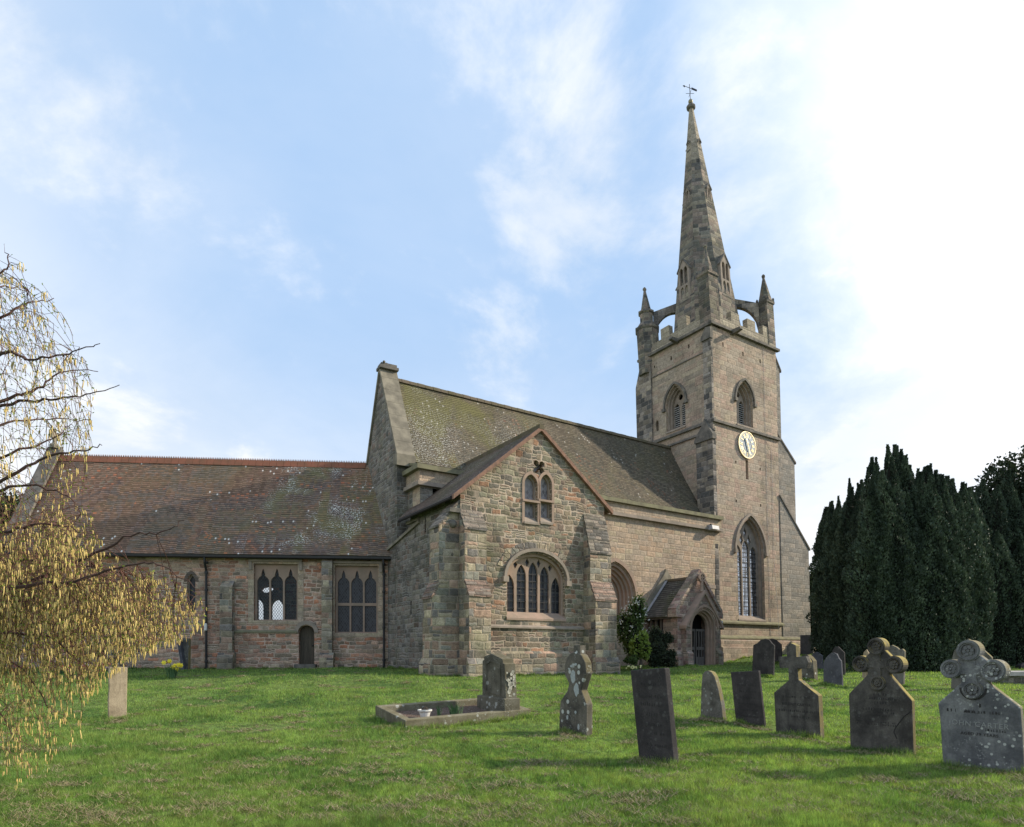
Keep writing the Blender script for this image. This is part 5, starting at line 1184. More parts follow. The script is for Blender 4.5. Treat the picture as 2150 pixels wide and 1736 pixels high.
# kerbed grave
def kerbed():
    FL = Vector((-2.13, 12.75)); L, W = 3.05, 1.62; fr = Fr(FL, A, -P)
    ori = FL + A * L / 2 + P * W / 2; zg = ground(ori.x, ori.y)
    def wp(v):
        l = (Vector((v[0], v[1])) - FL).dot(A); w = (Vector((v[0], v[1])) - FL).dot(P); return (v[0], v[1], v[2] + .25 + .025 * l + .115 * w)
    o = empty('kerbed_grave', (ori.x, ori.y, zg), 'grave with mossy stone kerb round a gravel bed in the open lawn', 'grave')
    kw = .17
    for (u0, u1, n0, n1) in ((0, L, 0, -kw), (0, L, -W + kw, -W), (0, kw, -kw, -W + kw), (L - kw, L, -kw, -W + kw)):
        m = MB(wp); m.box(fr, u0, u1, n0, n1, -.55, 0); k = m.build('kerb', 'kerb_stone', o); bv = k.modifiers.new('worn', 'BEVEL'); bv.width = .012; bv.segments = 2
    m = MB(wp); m.box(fr, -.05, L + .05, .045, -.05, -.6, -.19); m.build('footing', 'kerb_stone', o)
    t = NT('grave_gravel'); p = t.pos(); v = t.n('ShaderNodeTexVoronoi'); t.l(p, v.inputs['Vector']); v.inputs['Scale'].default_value = 38
    sc = t.n('ShaderNodeSeparateColor'); t.l(v.outputs['Color'], sc.inputs[0]); c = t.ramp(sc.outputs[0], [(.13, .085, .065), (.21, .15, .12), (.09, .065, .05), (.27, .21, .17)]); t.bsdf(c, .95, t.bump(v.outputs['Distance'], 1, .03), .1); M['gravel'] = t.mat
    m = MB(wp); n = 24
    for i in range(n):
        for j in range(12): pass
    m.box(fr, kw, L - kw, -kw, -W + kw, -.4, -.13); m.build('gravel_bed', 'gravel', o)
    # headstone at the far end
    hs = empty('headstone', (0, 0, 0), 'upright headstone with pointed top and lichened side, standing in the kerbed grave', 'gravestone', 'gravestones in the churchyard')
    f4, X, Y = stone_frame(1037, 1493, Y=14.55); hs.location = (X, Y, zg)
    T_ = lambda x, y: f4.at(*z6(x, y))
    bodyp = [T_(1150, 640), T_(1136, 630), T_(1138, 305), T_(1152, 300), T_(1150, 272), T_(1215, 245), T_(1308, 292), T_(1312, 328), T_(1326, 332), T_(1340, 655)]
    m = MB(); m.prism(f4, bodyp, 0, -.30); b = m.build('slab', 'head_stone', hs); bv = b.modifiers.new('worn', 'BEVEL'); bv.width = .012; bv.segments = 2; bv.limit_method = 'ANGLE'
    m = MB(); pp = [T_(1110, 745), T_(1113, 600), T_(1348, 632), T_(1348, 780)]; m.prism(f4, pp, .07, -.36); b = m.build('plinth', 'head_stone', hs); bv = b.modifiers.new('worn', 'BEVEL'); bv.width = .02; bv.segments = 2
    m = MB(); q = [T_(1172, 575), T_(1172, 325), T_(1215, 300), T_(1298, 338), T_(1300, 605)]; q2 = [T_(1180, 565), T_(1180, 335), T_(1215, 312), T_(1289, 346), T_(1291, 592)]
    m.prism(f4, q, -.005, .018, holes=[q2]); m.build('panel_frame', 'head_stone', hs)
    m = MB(); sf = Fr(f4.p(T_(1337, 500)[0] + .002, 0, 0).xy, A, -P)
    for _ in range(26):
        uu = random.uniform(.04, .26); zz = random.uniform(f4.at(*z6(1345, 640))[1], f4.at(*z6(1345, 400))[1]); r = random.uniform(.015, .045); n = 9
        m.prism(sf, [(uu + r * math.cos(2 * math.pi * i / n), zz + r * random.uniform(.8, 1.6) * math.sin(2 * math.pi * i / n)) for i in range(n)], -.003, .004)
    m.build('lichen_patch', simple('cream_lichen', (.5, .49, .42), (.4, .39, .33), 30, .95, .3), hs)
    # pot
    c = at(892, 1498, 13.6); g = wp((c.x, c.y, -.13))[2]; m = MB(); m.ngon(c.x, c.y, [(.085, g), (.12, g + .13), (.155, g + .16), (.155, g + .19), (.125, g + .19), (.1, g + .12), (.02, g + .11)], 14)
    pot = m.build('flower_pot', 'white_plastic', smooth=False); tag(pot, 'small white flower pot on the gravel of the kerbed grave', 'flower pot')
    m = MB(); m.ball((c.x, c.y, g + .17), .085, k=7); m.build('soil', simple('dark_soil', (.03, .025, .02), (.06, .05, .04), 20, .95, .5), pot)
    return wp
wpk = kerbed()

# ------------------------------------------------------------------ leaf-card plants
def leaf_mesh(name, pos, nrm_dir, size, mat, parent=None, width=.5, up=None):
    """many small diamond leaves; pos (n,3), nrm_dir (n,3) pointing direction of the leaf"""
    rng = np.random.default_rng(len(pos)); n = len(pos); d = nrm_dir / (np.linalg.norm(nrm_dir, axis=1, keepdims=True) + 1e-9)
    r = rng.normal(size=(n, 3)); s = np.cross(d, r); s /= (np.linalg.norm(s, axis=1, keepdims=True) + 1e-9)
    L = (size * rng.uniform(.7, 1.3, n))[:, None]; w = L * width * .5
    v = np.empty((n, 4, 3)); v[:, 0] = pos - d * L * .5; v[:, 1] = pos + s * w; v[:, 2] = pos + d * L * .5; v[:, 3] = pos - s * w
    me = bpy.data.meshes.new(name); me.vertices.add(n * 4); me.vertices.foreach_set('co', v.ravel())
    me.loops.add(n * 4); me.loops.foreach_set('vertex_index', np.arange(n * 4, dtype=np.int32)); me.polygons.add(n); me.polygons.foreach_set('loop_start', np.arange(0, n * 4, 4, dtype=np.int32)); me.polygons.foreach_set('loop_total', np.full(n, 4, dtype=np.int32))
    me.update(calc_edges=True); me.materials.append(mat); o = bpy.data.objects.new(name, me); COL.objects.link(o)
    if parent: o.parent = parent; o.matrix_parent_inverse = parent.matrix_basis.inverted()
    return o
M['yew'] = foliage('yew_needles', [(.020, .032, .022), (.036, .055, .036), (.058, .085, .052), (.095, .125, .075)], .10, .6, 1.3)
def yew_material():
    t = NT('yew_sprays'); p = t.pos(); x, y, z = t.sep(p); q = t.xyz(t.m('MULTIPLY', x, 1.5), t.m('MULTIPLY', y, 1.5), t.m('MULTIPLY', z, .28))
    n = t.noise(q, 1.0, 4, .6); n2 = t.noise(p, 2.6, 3, .6); rp = t.n('ShaderNodeNewGeometry').outputs['Random Per Island']
    f = t.m('ADD', t.m('ADD', t.m('MULTIPLY', t.step(n, .36, .64), .55), t.m('MULTIPLY', t.step(n2, .38, .66), .22)), t.m('MULTIPLY', rp, .23))
    c = t.ramp(f, [(.014, .024, .016), (.034, .054, .034), (.066, .098, .060), (.13, .17, .105)])
    p1 = t.bsdf(c, .6, None, .25); tr = t.n('ShaderNodeBsdfTranslucent'); t.l(c, tr.inputs[0]); ms = t.n('ShaderNodeMixShader'); ms.inputs[0].default_value = .1
    t.l(p1.outputs[0], ms.inputs[1]); t.l(tr.outputs[0], ms.inputs[2]); t.l(ms.outputs[0], t.out.inputs[0]); return t.mat
M['yew'] = yew_material()
M['core'] = simple('core_shade', (.006, .008, .005), (.012, .012, .008), 3, 1, .2)  # near-black fill that paints the shade inside crowns and hedges
M['bark'] = simple('bark', (.10, .085, .07), (.05, .04, .032), 6, .95, .6, stretch=(3, 3, .6))
def irish_yew(label, cols, seed, dens=330, group='dark fastigiate yews', leaf=.13):
    """each upright plume: (x, y, foot z, top z, radius)"""
    rng = np.random.default_rng(seed); x0 = np.mean([c[0] for c in cols]); y0 = np.mean([c[1] for c in cols]); g = ground(x0, y0)
    o = empty('yew_tree', (x0, y0, g), label, 'tree', group); P_, D_ = [], []
    core = MB()
    for (cx, cy, zf, zt, r) in cols:
        h = zt - zf; n = int(dens * 2 * math.pi * r * h * .75)
        f = rng.uniform(0, 1, n) ** .9; a = rng.uniform(0, 2 * math.pi, n); z = zf + h * f
        prof = np.where(f < .62, .80 + .2 * np.sin(f * 2.5), np.clip(1.0 - ((f - .62) / .38) ** 1.7, .08, 1)); ph = rng.uniform(0, 6, 3)
        lump = 1 + .22 * np.sin(a * 3 + z * 1.3 + ph[0]) + .18 * np.sin(z * 5.1 + a * 2 + ph[1]) + .08 * np.sin(z * 11 + a * 5 + ph[2]) + rng.normal(0, .06, n)
        R = r * prof * lump; dx = .22 * r * np.sin(z * .8 + ph[0])
        P_.append(np.stack([cx + dx + R * np.cos(a), cy + R * np.sin(a), z], 1)); D_.append(np.stack([np.cos(a) * .7, np.sin(a) * .7, np.full(n, 1.1)], 1) + rng.normal(0, .45, (n, 3)))
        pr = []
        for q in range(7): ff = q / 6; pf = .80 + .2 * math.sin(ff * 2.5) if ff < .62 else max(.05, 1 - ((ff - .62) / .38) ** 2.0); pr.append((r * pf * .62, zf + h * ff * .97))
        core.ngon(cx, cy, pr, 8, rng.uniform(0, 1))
    core.build('shade_core', 'core', o); leaf_mesh('crown', np.concatenate(P_), np.concatenate(D_), leaf, M['yew'], o, .5)  # core is an added dark solid that stops see-through, not branches
    m = MB(); m.tube([(x0, y0, g - .2), (x0 + .1, y0, g + .8), (x0, y0, g + 2.2)], [.42, .36, .3], 9); m.build('trunk', 'bark', o)
def yews():
    rng = random.Random(3)
    sil = [(1722, 1085), (1740, 1068), (1762, 1045), (1782, 1008), (1800, 1018), (1822, 985), (1842, 965), (1866, 938), (1884, 940), (1905, 968), (1930, 988), (1955, 978), (1975, 1000), (2000, 1010), (2025, 1020), (2045, 1060)]
    def top(u):
        for i in range(len(sil) - 1):
            if sil[i][0] <= u <= sil[i + 1][0]: f = (u - sil[i][0]) / (sil[i + 1][0] - sil[i][0]); return sil[i][1] * (1 - f) + sil[i + 1][1] * f
        return sil[0][1] if u < sil[0][0] else sil[-1][1]
    cols = []; Yc = 33.0
    for k in range(84):
        ring = k / 84; a = rng.uniform(math.pi, 2 * math.pi) if k > 14 else rng.uniform(0, 2 * math.pi); rad = 1.0 if k > 26 else .75 * math.sqrt(rng.random())
        x = 15.9 + 5.2 + rng.uniform(-.1, .1); u_c = 1888; uu = u_c + 152 * math.cos(a) * rad; yy = Yc + 2.7 * math.sin(a) * rad
        back = (yy - (Yc - 2.7)) / 5.4
        if uu < 1822: yy += 8 - 3 * (uu - 1736) / 86
        tp = top(uu); X = (uu - CU) / F * yy; ztop = EYE + (CV - tp) / F * yy
        if back < .28: ztop -= rng.uniform(.4, 2.8) * (1.2 - back * 2.5)
        if back > .8: ztop -= rng.uniform(0, 2)
        g = ground(X, yy); cols.append((X, yy, g - .1 + (0.0 if back < .4 else .2), ztop + rng.uniform(-.15, .3), rng.uniform(.46, .80)))
    for i, (u, v) in enumerate(sil[1:]):
        yy = Yc + rng.uniform(-.8, 1.2) + (7 if u < 1815 else 0); X = (u - CU) / F * yy; cols.append((X, yy, ground(X, yy) + 1, EYE + (CV - v) / F * yy + .1, .34))
    for u, v, zz in ((1738, 1072, 4.5), (1732, 1160, 3.0), (1745, 1120, 4.0)): yy = Yc + 7; X = (u - CU) / F * yy; cols.append((X, yy, EYE + (CV - v) / F * yy - zz, EYE + (CV - v) / F * yy, .42))
    irish_yew('huge dark yew of many upright plumes, the one nearer the tower', cols, 5, 300)
    cols = []; Yc = 37.0
    for k in range(52):
        uu = 2030 + 330 * rng.random(); yy = Yc + rng.uniform(-2, 2.2); tp = 985 + rng.uniform(0, 60) + (25 if uu < 2060 else 0); X = (uu - CU) / F * yy; back = (yy - Yc + 2) / 4.2
        cols.append((X, yy, ground(X, yy) - .1, EYE + (CV - tp) / F * yy - (rng.uniform(0, 3) if back < .4 else 0), rng.uniform(.5, .85)))
    irish_yew('dark upright yew behind the low flat tomb, farther from the tower', cols, 6, 250)
yews()
def bushy(name, label, cat, c, rx, ry, rz, n, leaf, mat, seed, group=None, blobs=14, zb=0.15, trunk=True, width=.55, core=True):
    rng = np.random.default_rng(seed); g = ground(c[0], c[1]); o = empty(name, (c[0], c[1], g), label, cat, group); P_, D_ = [], []; cm = MB()
    for b in range(blobs):
        d = rng.normal(size=3); d /= np.linalg.norm(d); f = rng.uniform(.2, .72); bc = np.array([c[0] + rx * d[0] * f, c[1] + ry * d[1] * f, c[2] + rz * d[2] * f]); br = np.array([rx, ry, rz]) * rng.uniform(.28, .48)
        k = n // blobs; q = rng.normal(size=(k, 3)); q /= np.linalg.norm(q, axis=1, keepdims=True); rad = rng.uniform(.72, 1.08, k)[:, None] * (1 + .12 * np.sin(q[:, :1] * 9 + b))
        P_.append(bc + q * br * rad); D_.append(q + rng.normal(0, .7, (k, 3)))
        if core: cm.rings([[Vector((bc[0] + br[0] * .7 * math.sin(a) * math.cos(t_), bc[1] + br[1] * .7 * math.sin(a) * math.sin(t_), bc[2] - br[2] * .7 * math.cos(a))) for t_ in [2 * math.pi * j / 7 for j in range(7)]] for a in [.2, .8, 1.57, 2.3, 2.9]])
    leaf_mesh('crown', np.concatenate(P_), np.concatenate(D_), leaf, mat, o, width)
    if core: cm.build('shade_core', 'core', o)  # dark solid lobes in place of the shaded inside
    if trunk: m = MB(); m.tube([(c[0], c[1], g - .1), (c[0] + .05, c[1], g + (c[2] - g) * .5), (c[0], c[1], c[2])], [rx * .09 + .03, rx * .07 + .02, rx * .03 + .01], 7); m.build('trunk', 'bark', o)
    return o
M['ever'] = foliage('evergreen', [(.02, .032, .014), (.035, .055, .02), (.05, .075, .03)], .15)
M['pine'] = foliage('pine', [(.018, .028, .016), (.03, .045, .024), (.045, .06, .03)], .1)
G1 = 'trees beyond the churchyard'
q = at(1722, 1260, 52); bushy('evergreen_tree', 'greener tree showing between the tower and the big yew', 'tree', (q.x + .3, q.y, 5.2), 2.6, 2.4, 5.0, 14000, .22, M['ever'], 11, G1)
q = at(2128, 1030, 40); bushy('pine_tree', 'feathery pine rising above the yew farther from the tower', 'tree', (q.x, q.y, q.z - 1.4), 2.6, 2.3, 3.9, 9000, .28, M['pine'], 12, G1, blobs=22, core=False)
for k, (u, v, Y, r, lab) in enumerate(((1712, 1345, 58, 1.7, 'low dark shrub at the far end of the lawn beside the tower'), (2190, 1320, 62, 6, 'broad distant tree behind the farther yew'), (2330, 1250, 50, 6, 'tall distant tree out past the farther yew'), (8, 1130, 48, 4.5, 'dark tree behind the east end of the chancel'), (-110, 1180, 46, 5, 'broad dark tree beyond the chancel end'), (-60, 1300, 40, 3.2, 'dense low evergreen bush beyond the chancel end'))):
    q = at(u, v, Y); bushy('evergreen_tree', lab, 'tree', (q.x, q.y, max(q.z, r * .8)), r, r, r * 1.25, 9000, .26, M['ever'], 20 + k, G1)
# hedge line far off, closing the view at ground level
def hedge():
    rng = np.random.default_rng(31)
    for k, (x0, y0, x1, y1, lab) in enumerate(((22, 70, 75, 62, 'long low hedge closing the lawn far behind the yews'), (-75, 52, -32, 60, 'hedge closing the view beyond the chancel end'))):
        n = 26000; f = rng.uniform(0, 1, n); h = 2.6 + .7 * np.sin(f * 40) + .4 * np.sin(f * 93); x = x0 + (x1 - x0) * f; y = y0 + (y1 - y0) * f + rng.uniform(-.9, .9, n); gz = ground_np(x, y)
        pos = np.stack([x, y, gz + h * rng.uniform(0, 1, n) ** .8], 1); g = ground((x0 + x1) / 2, (y0 + y1) / 2); o = empty('hedge', ((x0 + x1) / 2, (y0 + y1) / 2, g), lab, 'hedge', 'far hedges')
        leaf_mesh('foliage', pos, rng.normal(size=(n, 3)), .34, M['ever'], o); m = MB(); fr = Fr((x0, y0), (x1 - x0, y1 - y0), (y1 - y0, x0 - x1)); L = math.hypot(x1 - x0, y1 - y0); m.box(fr, 0, L, .5, -.5, g - .8, g + 2.3); m.build('shade_core', 'core', o)  # dark box fills the hedge, its shade put into the colour
hedge()
# flowering shrub, laurel and clipped bush by the porch
def porch_shrubs():
    rng = np.random.default_rng(9)
    M['laurel'] = foliage('laurel_leaf', [(.10, .17, .03), (.20, .28, .06), (.30, .36, .10)], .3, .4, 2); M['shrub'] = foliage('shrub_leaf', [(.05, .085, .025), (.08, .13, .04), (.13, .18, .06)], .2, .6, 2)
    M['darkbush'] = foliage('dark_bush_leaf', [(.022, .035, .02), (.04, .055, .03), (.06, .075, .04)], .15, .7, 2); M['petal'] = simple('white_petal', (.80, .80, .76), (.7, .72, .66), 9, .6, .1)
    q = at(1331, 1315, 32.6); o = bushy('flowering_shrub', 'tall shrub dotted with white flowers between transept and porch', 'shrub', (q.x, q.y, q.z - .1), .85, .7, 1.75, 12000, .11, M['shrub'], 41, None, 26)
    k = 95; d = rng.normal(size=(k, 3)); d /= np.linalg.norm(d, axis=1, keepdims=True); d[:, 1] = -abs(d[:, 1]); pos = np.array([q.x, q.y, q.z + .2]) + d * np.array([.78, .66, 1.3]) * rng.uniform(.85, 1.08, (k, 1))
    pts = np.repeat(pos, 5, axis=0) + rng.normal(0, .025, (k * 5, 3)); leaf_mesh('flower', pts, rng.normal(size=(k * 5, 3)), .055, M['petal'], o, .8)
    q = at(1344, 1356, 31.6); bushy('laurel_bush', 'bright yellow-green laurel in front of the white-flowered shrub', 'shrub', (q.x, q.y, q.z - .05), .66, .5, 1.0, 2600, .15, M['laurel'], 42, None, 26, core=True)
    q = at(1388, 1372, 34.0); bushy('rounded_bush', 'low rounded dark bush against the porch', 'shrub', (q.x, q.y, q.z - .15), .95, .7, .78, 7500, .10, M['darkbush'], 43, None, 24, trunk=False)
    q = at(1384, 1342, 34.8); bushy('dark_shrub', 'loose dark shrub below the porch eaves', 'shrub', (q.x, q.y, q.z - .1), .8, .5, .8, 4200, .11, M['darkbush'], 44, None, 18, trunk=False)
    q = at(1322, 1385, 31.3); bushy('low_plant', 'low leafy plants at the foot of the transept buttress', 'plant', (q.x + .1, q.y, q.z), .5, .35, .3, 1200, .09, M['shrub'], 45, None, 8, trunk=False)
porch_shrubs()
# daffodils and grave flowers
M['daff_leaf'] = simple('daffodil_leaf', (.06, .13, .05), (.10, .18, .08), 6, .6, .1); M['daff'] = simple('daffodil_yellow', (.78, .60, .03), (.85, .72, .06), 6, .6, .1)
M['red_petal'] = simple('red_petal', (.45, .02, .03), (.6, .08, .1), 6, .6, .1); M['orange_petal'] = simple('orange_petal', (.75, .22, .04), (.8, .4, .05), 6, .6, .1); M['pink_petal'] = simple('pink_petal', (.7, .35, .35), (.75, .6, .55), 6, .6, .1)
def blades(mb, c, n, h, spread, w=.012):
    for _ in range(n):
        a = random.uniform(0, 2 * math.pi); r = random.uniform(0, spread); b = Vector((c[0] + r * math.cos(a) * .6, c[1] + r * math.sin(a) * .6, c[2])); hh = h * random.uniform(.6, 1.1); o = Vector((math.cos(a), math.sin(a), 0)) * hh * random.uniform(.1, .5)
        s = Vector((-math.sin(a), math.cos(a), 0)) * w; m1 = b + Vector((0, 0, hh * .6)) + o * .35; t = b + Vector((0, 0, hh)) + o
        mb.add([b - s, b + s, m1 + s, m1 - s, t], [(0, 1, 2, 3), (3, 2, 4)])
def flower(mb, c, r, petals=6, trumpet=True):
    d = Vector((random.uniform(-.6, .6), -1, random.uniform(-.1, .5))).normalized(); a = d.cross(Vector((0, 0, 1))).normalized(); b = d.cross(a)
    for k in range(petals):
        t0 = 2 * math.pi * k / petals; v = a * math.cos(t0) + b * math.sin(t0); s = a * -math.sin(t0) + b * math.cos(t0)
        mb.add([Vector(c), Vector(c) + v * r * .6 + s * r * .32, Vector(c) + v * r, Vector(c) + v * r * .6 - s * r * .32], [(0, 1, 2, 3)])
    if trumpet: mb.tube([Vector(c), Vector(c) + d * r * .7], [r * .2, r * .38], 7)
def flowers():
    q = at(361, 1424, base_Y(361, 1424)); c = (q.x, q.y, ground(q.x, q.y)); o = empty('daffodil_clump', c, 'clump of yellow daffodils before the chancel buttress', 'flowers')
    m = MB(); blades(m, c, 90, .5, .3); m.build('leaves', 'daff_leaf', o, normals=False)
    for (u, v) in ((344, 1391), (356, 1388), (363, 1401), (367, 1397), (375, 1396), (381, 1397), (372, 1405)):
        p = at(u, v, c[1] + random.uniform(-.15, .1)); m = MB(); flower(m, p, .10); f = m.build('flower', 'daff', o, normals=False); m = MB(); m.tube([(c[0] + (p.x - c[0]) * .3, p.y, c[2]), (p.x, p.y + .03, p.z)], .008, 5); m.build('stem', 'daff_leaf', f)
    for (u, v, lab, mats, n, sp) in ((188, 1410, 'bunch of orange, yellow and pink flowers by the chancel wall', ['orange_petal', 'daff', 'pink_petal', 'red_petal'], 60, .85), (128, 1415, 'small bunch of red and pink flowers between two others by the chancel wall', ['red_petal', 'red_petal', 'pink_petal'], 26, .32), (40, 1416, 'sparse red flowers by the chancel wall, farthest from the daffodils', ['red_petal', 'orange_petal'], 14, .3)):
        q = at(u, v, base_Y(u, v, hi=29)); c = (q.x, q.y, ground(q.x, q.y)); o = empty('flower_bunch', c, lab, 'flowers', 'flowers along the chancel')
        m = MB(); blades(m, c, 70, .3, sp); m.build('leaves', 'daff_leaf', o, normals=False)
        for mt in sorted(set(mats)):
            m = MB()
            for _ in range(n // len(set(mats))): flower(m, (c[0] + random.uniform(-sp, sp), c[1] + random.uniform(-.2, .2), c[2] + random.uniform(.15, .36)), .06, 6, False)
            m.build('flower', mt, o, normals=False)
    for (u, v, n, h, lab) in ((955, 1502, 46, .34, 'tuft of daffodil leaves on the gravel of the kerbed grave, beside its headstone'), (922, 1500, 10, .26, 'few thin daffodil shoots between pot and leaf tuft on the kerbed grave')):
        q = at(u, v, 13.95); z = wpk((q.x, q.y, -.14))[2]; m = MB(); blades(m, (q.x, q.y, z), n, h, .26 if n > 20 else .08, .010); o = m.build('daffodil_leaves', 'daff_leaf', normals=False); tag(o, lab, 'plant')
    q = at(1335, 1398, 31.0); z = ground(q.x, q.y); o = empty('primrose_clump', (q.x, q.y, z), 'pale yellow primroses at the foot of the flowering shrub', 'flowers'); m = MB(); blades(m, (q.x, q.y, z), 50, .16, .5); m.build('leaves', 'daff_leaf', o, normals=False)
    m = MB()
    for _ in range(16): flower(m, (q.x + random.uniform(-.5, .3), q.y + random.uniform(-.1, .1), z + random.uniform(.12, .25)), .05, 5, False)
    m.build('flower', simple('primrose', (.75, .72, .25), (.8, .78, .4), 5, .6, .1), o, normals=False)
flowers()

# ------------------------------------------------------------------ birch with catkins at the left
def birch():
    rng = random.Random(12); nr = np.random.default_rng(12)
    env = [(500, 2), (540, 22), (600, 80), (660, 120), (740, 160), (800, 188), (900, 182), (1000, 178), (1080, 185), (1130, 195), (1180, 245), (1205, 370), (1250, 415), (1290, 425), (1330, 400), (1370, 285), (1430, 195), (1500, 160), (1560, 165), (1600, 110), (1650, 20)]
    def emax(v):
        if v < 500 or v > 1650: return -60
        for i in range(len(env) - 1):
            if env[i][0] <= v <= env[i + 1][0]: f = (v - env[i][0]) / (env[i + 1][0] - env[i][0]); return env[i][1] * (1 - f) + env[i + 1][1] * f
    base = (-6.3, 5.9); g = ground(*base); o = empty('birch_tree', (base[0], base[1], g), 'weeping birch hung with golden catkins, beside the pale grooved slab', 'tree')
    tr = MB(); tr.tube([(-6.3, 5.9, g - .2), (-6.25, 5.9, 1.5), (-6.15, 5.85, 3.0), (-6.0, 5.8, 5.0), (-5.8, 5.75, 7.0), (-5.7, 5.7, 8.2)], [.20, .17, .14, .10, .06, .02], 10)
    bt = NT('birch_bark'); p = bt.pos(); x, y, z = bt.sep(p); n = bt.noise(bt.xyz(bt.m('MULTIPLY', x, 2.0), bt.m('MULTIPLY', y, 2.0), bt.m('MULTIPLY', z, 14.0)), 1, 4, .6)
    bt.bsdf(bt.mix(bt.step(n, .55, .65), (.60, .58, .54), (.05, .045, .04)), .8, bt.bump(n, .3, .01)); tr.build('trunk', bt.mat, o)
    limbs = [[(-150, 760), (0, 667), (57, 638), (113, 626)], [(-150, 700), (-40, 610), (15, 560), (10, 530)], [(-150, 840), (0, 745), (63, 753), (143, 740), (210, 721)], [(-160, 900), (0, 845), (79, 816), (127, 780), (206, 780)],
             [(-160, 920), (0, 852), (105, 840), (178, 829), (251, 808)], [(-150, 1010), (0, 960), (100, 925), (150, 890)], [(-150, 1080), (0, 1010), (100, 960), (178, 946), (214, 935)], [(-170, 1120), (-30, 1040), (60, 1020), (140, 1040), (170, 1080)],
             [(-170, 1190), (0, 1120), (90, 1100), (170, 1120), (190, 1180)], [(-170, 1310), (25, 1235), (159, 1219), (286, 1181), (350, 1195), (410, 1235)], [(-170, 1290), (0, 1240), (203, 1162), (273, 1124), (337, 1121), (386, 1093)],
             [(-170, 1230), (0, 1180), (150, 1185), (300, 1215), (400, 1270)], [(-170, 1330), (0, 1270), (120, 1260), (230, 1290), (330, 1330)], [(-170, 1350), (0, 1330), (100, 1340), (160, 1390), (170, 1470)], [(-170, 1370), (-40, 1360), (60, 1420), (110, 1500)],
             [(-150, 640), (-60, 600), (0, 600), (60, 610)], [(-160, 1000), (-20, 900), (80, 880), (190, 885)], [(-170, 1400), (-60, 1440), (0, 1500), (40, 1560)]]
    lm = MB(); nodes = []
    for li, L in enumerate(limbs):
        Y0 = rng.uniform(4.7, 5.3); Y1 = Y0 + rng.uniform(-.3, 1.1); n = len(L)
        pts = [at(u, v, 5.75 + (Y0 - 5.75) * min(1, i / 1.0 + .3) + (Y1 - Y0) * i / (n - 1)) for i, (u, v) in enumerate(L)]
        h = pts[0].z; tp = Vector((-6.3 + .1 * (h - 1), 5.87, max(1.0, h - .7))); pts = [tp] + pts
        fine = []
        for i in range(len(pts) - 1):
            p0 = pts[max(i - 1, 0)]; p1 = pts[i]; p2 = pts[i + 1]; p3 = pts[min(i + 2, len(pts) - 1)]
            for k in range(6):
                t = k / 6; fine.append(.5 * ((2 * p1) + (-p0 + p2) * t + (2 * p0 - 5 * p1 + 4 * p2 - p3) * t * t + (-p0 + 3 * p1 - 3 * p2 + p3) * t ** 3) + Vector((rng.gauss(0, .008), 0, rng.gauss(0, .008))))
        fine.append(pts[-1]); N_ = len(fine); lm.tube(fine, [.019 * (1 - i / N_) ** 1.3 + .0026 for i in range(N_)], 5); nodes += [(q, i / N_) for i, q in enumerate(fine) if i > 5]
    lm.build('limb', simple('birch_limb', (.10, .055, .045), (.06, .04, .035), 8, .8, .3), o)
    NP = np.array([[q.x, q.y, q.z] for q, _ in nodes]); tw = MB(); cat_p = []; bud_p = []; bud_d = []
    def twig(p, d, L, droop, cp, w=.0016):
        pts = [p.copy()]; n = max(4, int(L / .06)); q = p.copy(); dd = d.copy()
        for i in range(n):
            dd = (dd + Vector((rng.gauss(0, .13), rng.gauss(0, .10), rng.gauss(0, .10) - droop)) * 1.0).normalized(); q = q + dd * (L / n); u = CU + F * q.x / q.y; v = CV - F * (q.z - EYE) / q.y
            if u > emax(v) + 14 or u < -190: break
            pts.append(q.copy())
            if rng.random() < cp:
                for _ in range(rng.choice((1, 1, 2, 3))): cat_p.append((q + Vector((rng.gauss(0, .008), rng.gauss(0, .008), -.004)), rng.uniform(.024, .068)))
            if rng.random() < .8: bud_p.append(tuple(q)); bud_d.append((dd.x + rng.gauss(0, .6), rng.gauss(0, .6), dd.z + .6 + rng.gauss(0, .4)))
        if len(pts) > 1: tw.tube(pts, [w] * (len(pts) - 1) + [w * .6], 3)
        return pts
    for k in range(1100):
        if rng.random() < .66: v = rng.triangular(1050, 1420, 1210)
        else: v = rng.uniform(530, 1560)
        e = emax(v) + rng.gauss(0, 14) - (95 * rng.random() ** .8 if v > 1120 else 22 * rng.random())
        if e < -20: continue
        u = e - (e + 120) * rng.random() ** 1.0
        Y = rng.uniform(4.6, 6.2); p = at(u, v, Y); dz = NP - np.array([p.x, p.y, p.z]); d2 = (dz ** 2).sum(1) + np.where(NP[:, 2] < p.z - .25, .5, 0); i = int(d2.argmin()); s = Vector(NP[i])
        if (p - s).length > .95: continue
        mid = (s + p) / 2 + Vector((0, 0, .12 * (p - s).length)); tw.tube([s, mid, p], [.0028, .0022, .0018], 3)
        dens = .38 if v > 1040 else .15
        d = Vector((rng.uniform(-.2, .9), rng.uniform(-.4, .4), rng.uniform(-.6, .35))).normalized()
        pts = twig(p, d, rng.uniform(.2, .62), .16, dens * .8)
        for _ in range(2):
            q = rng.choice(pts); twig(q, Vector((rng.uniform(-.3, .6), rng.uniform(-.4, .4), -.7)).normalized(), rng.uniform(.12, .42), .22, dens * 1.25)
    for q, f in nodes:
        if f > .35 and rng.random() < .8: twig(q, Vector((rng.uniform(-.2, .8), rng.uniform(-.4, .4), rng.uniform(-.5, .5))).normalized(), rng.uniform(.12, .3), .12, .25)
    tw.build('twigs', simple('birch_twig', (.13, .06, .045), (.08, .045, .035), 8, .8, .2), o, normals=False)
    cm = MB()
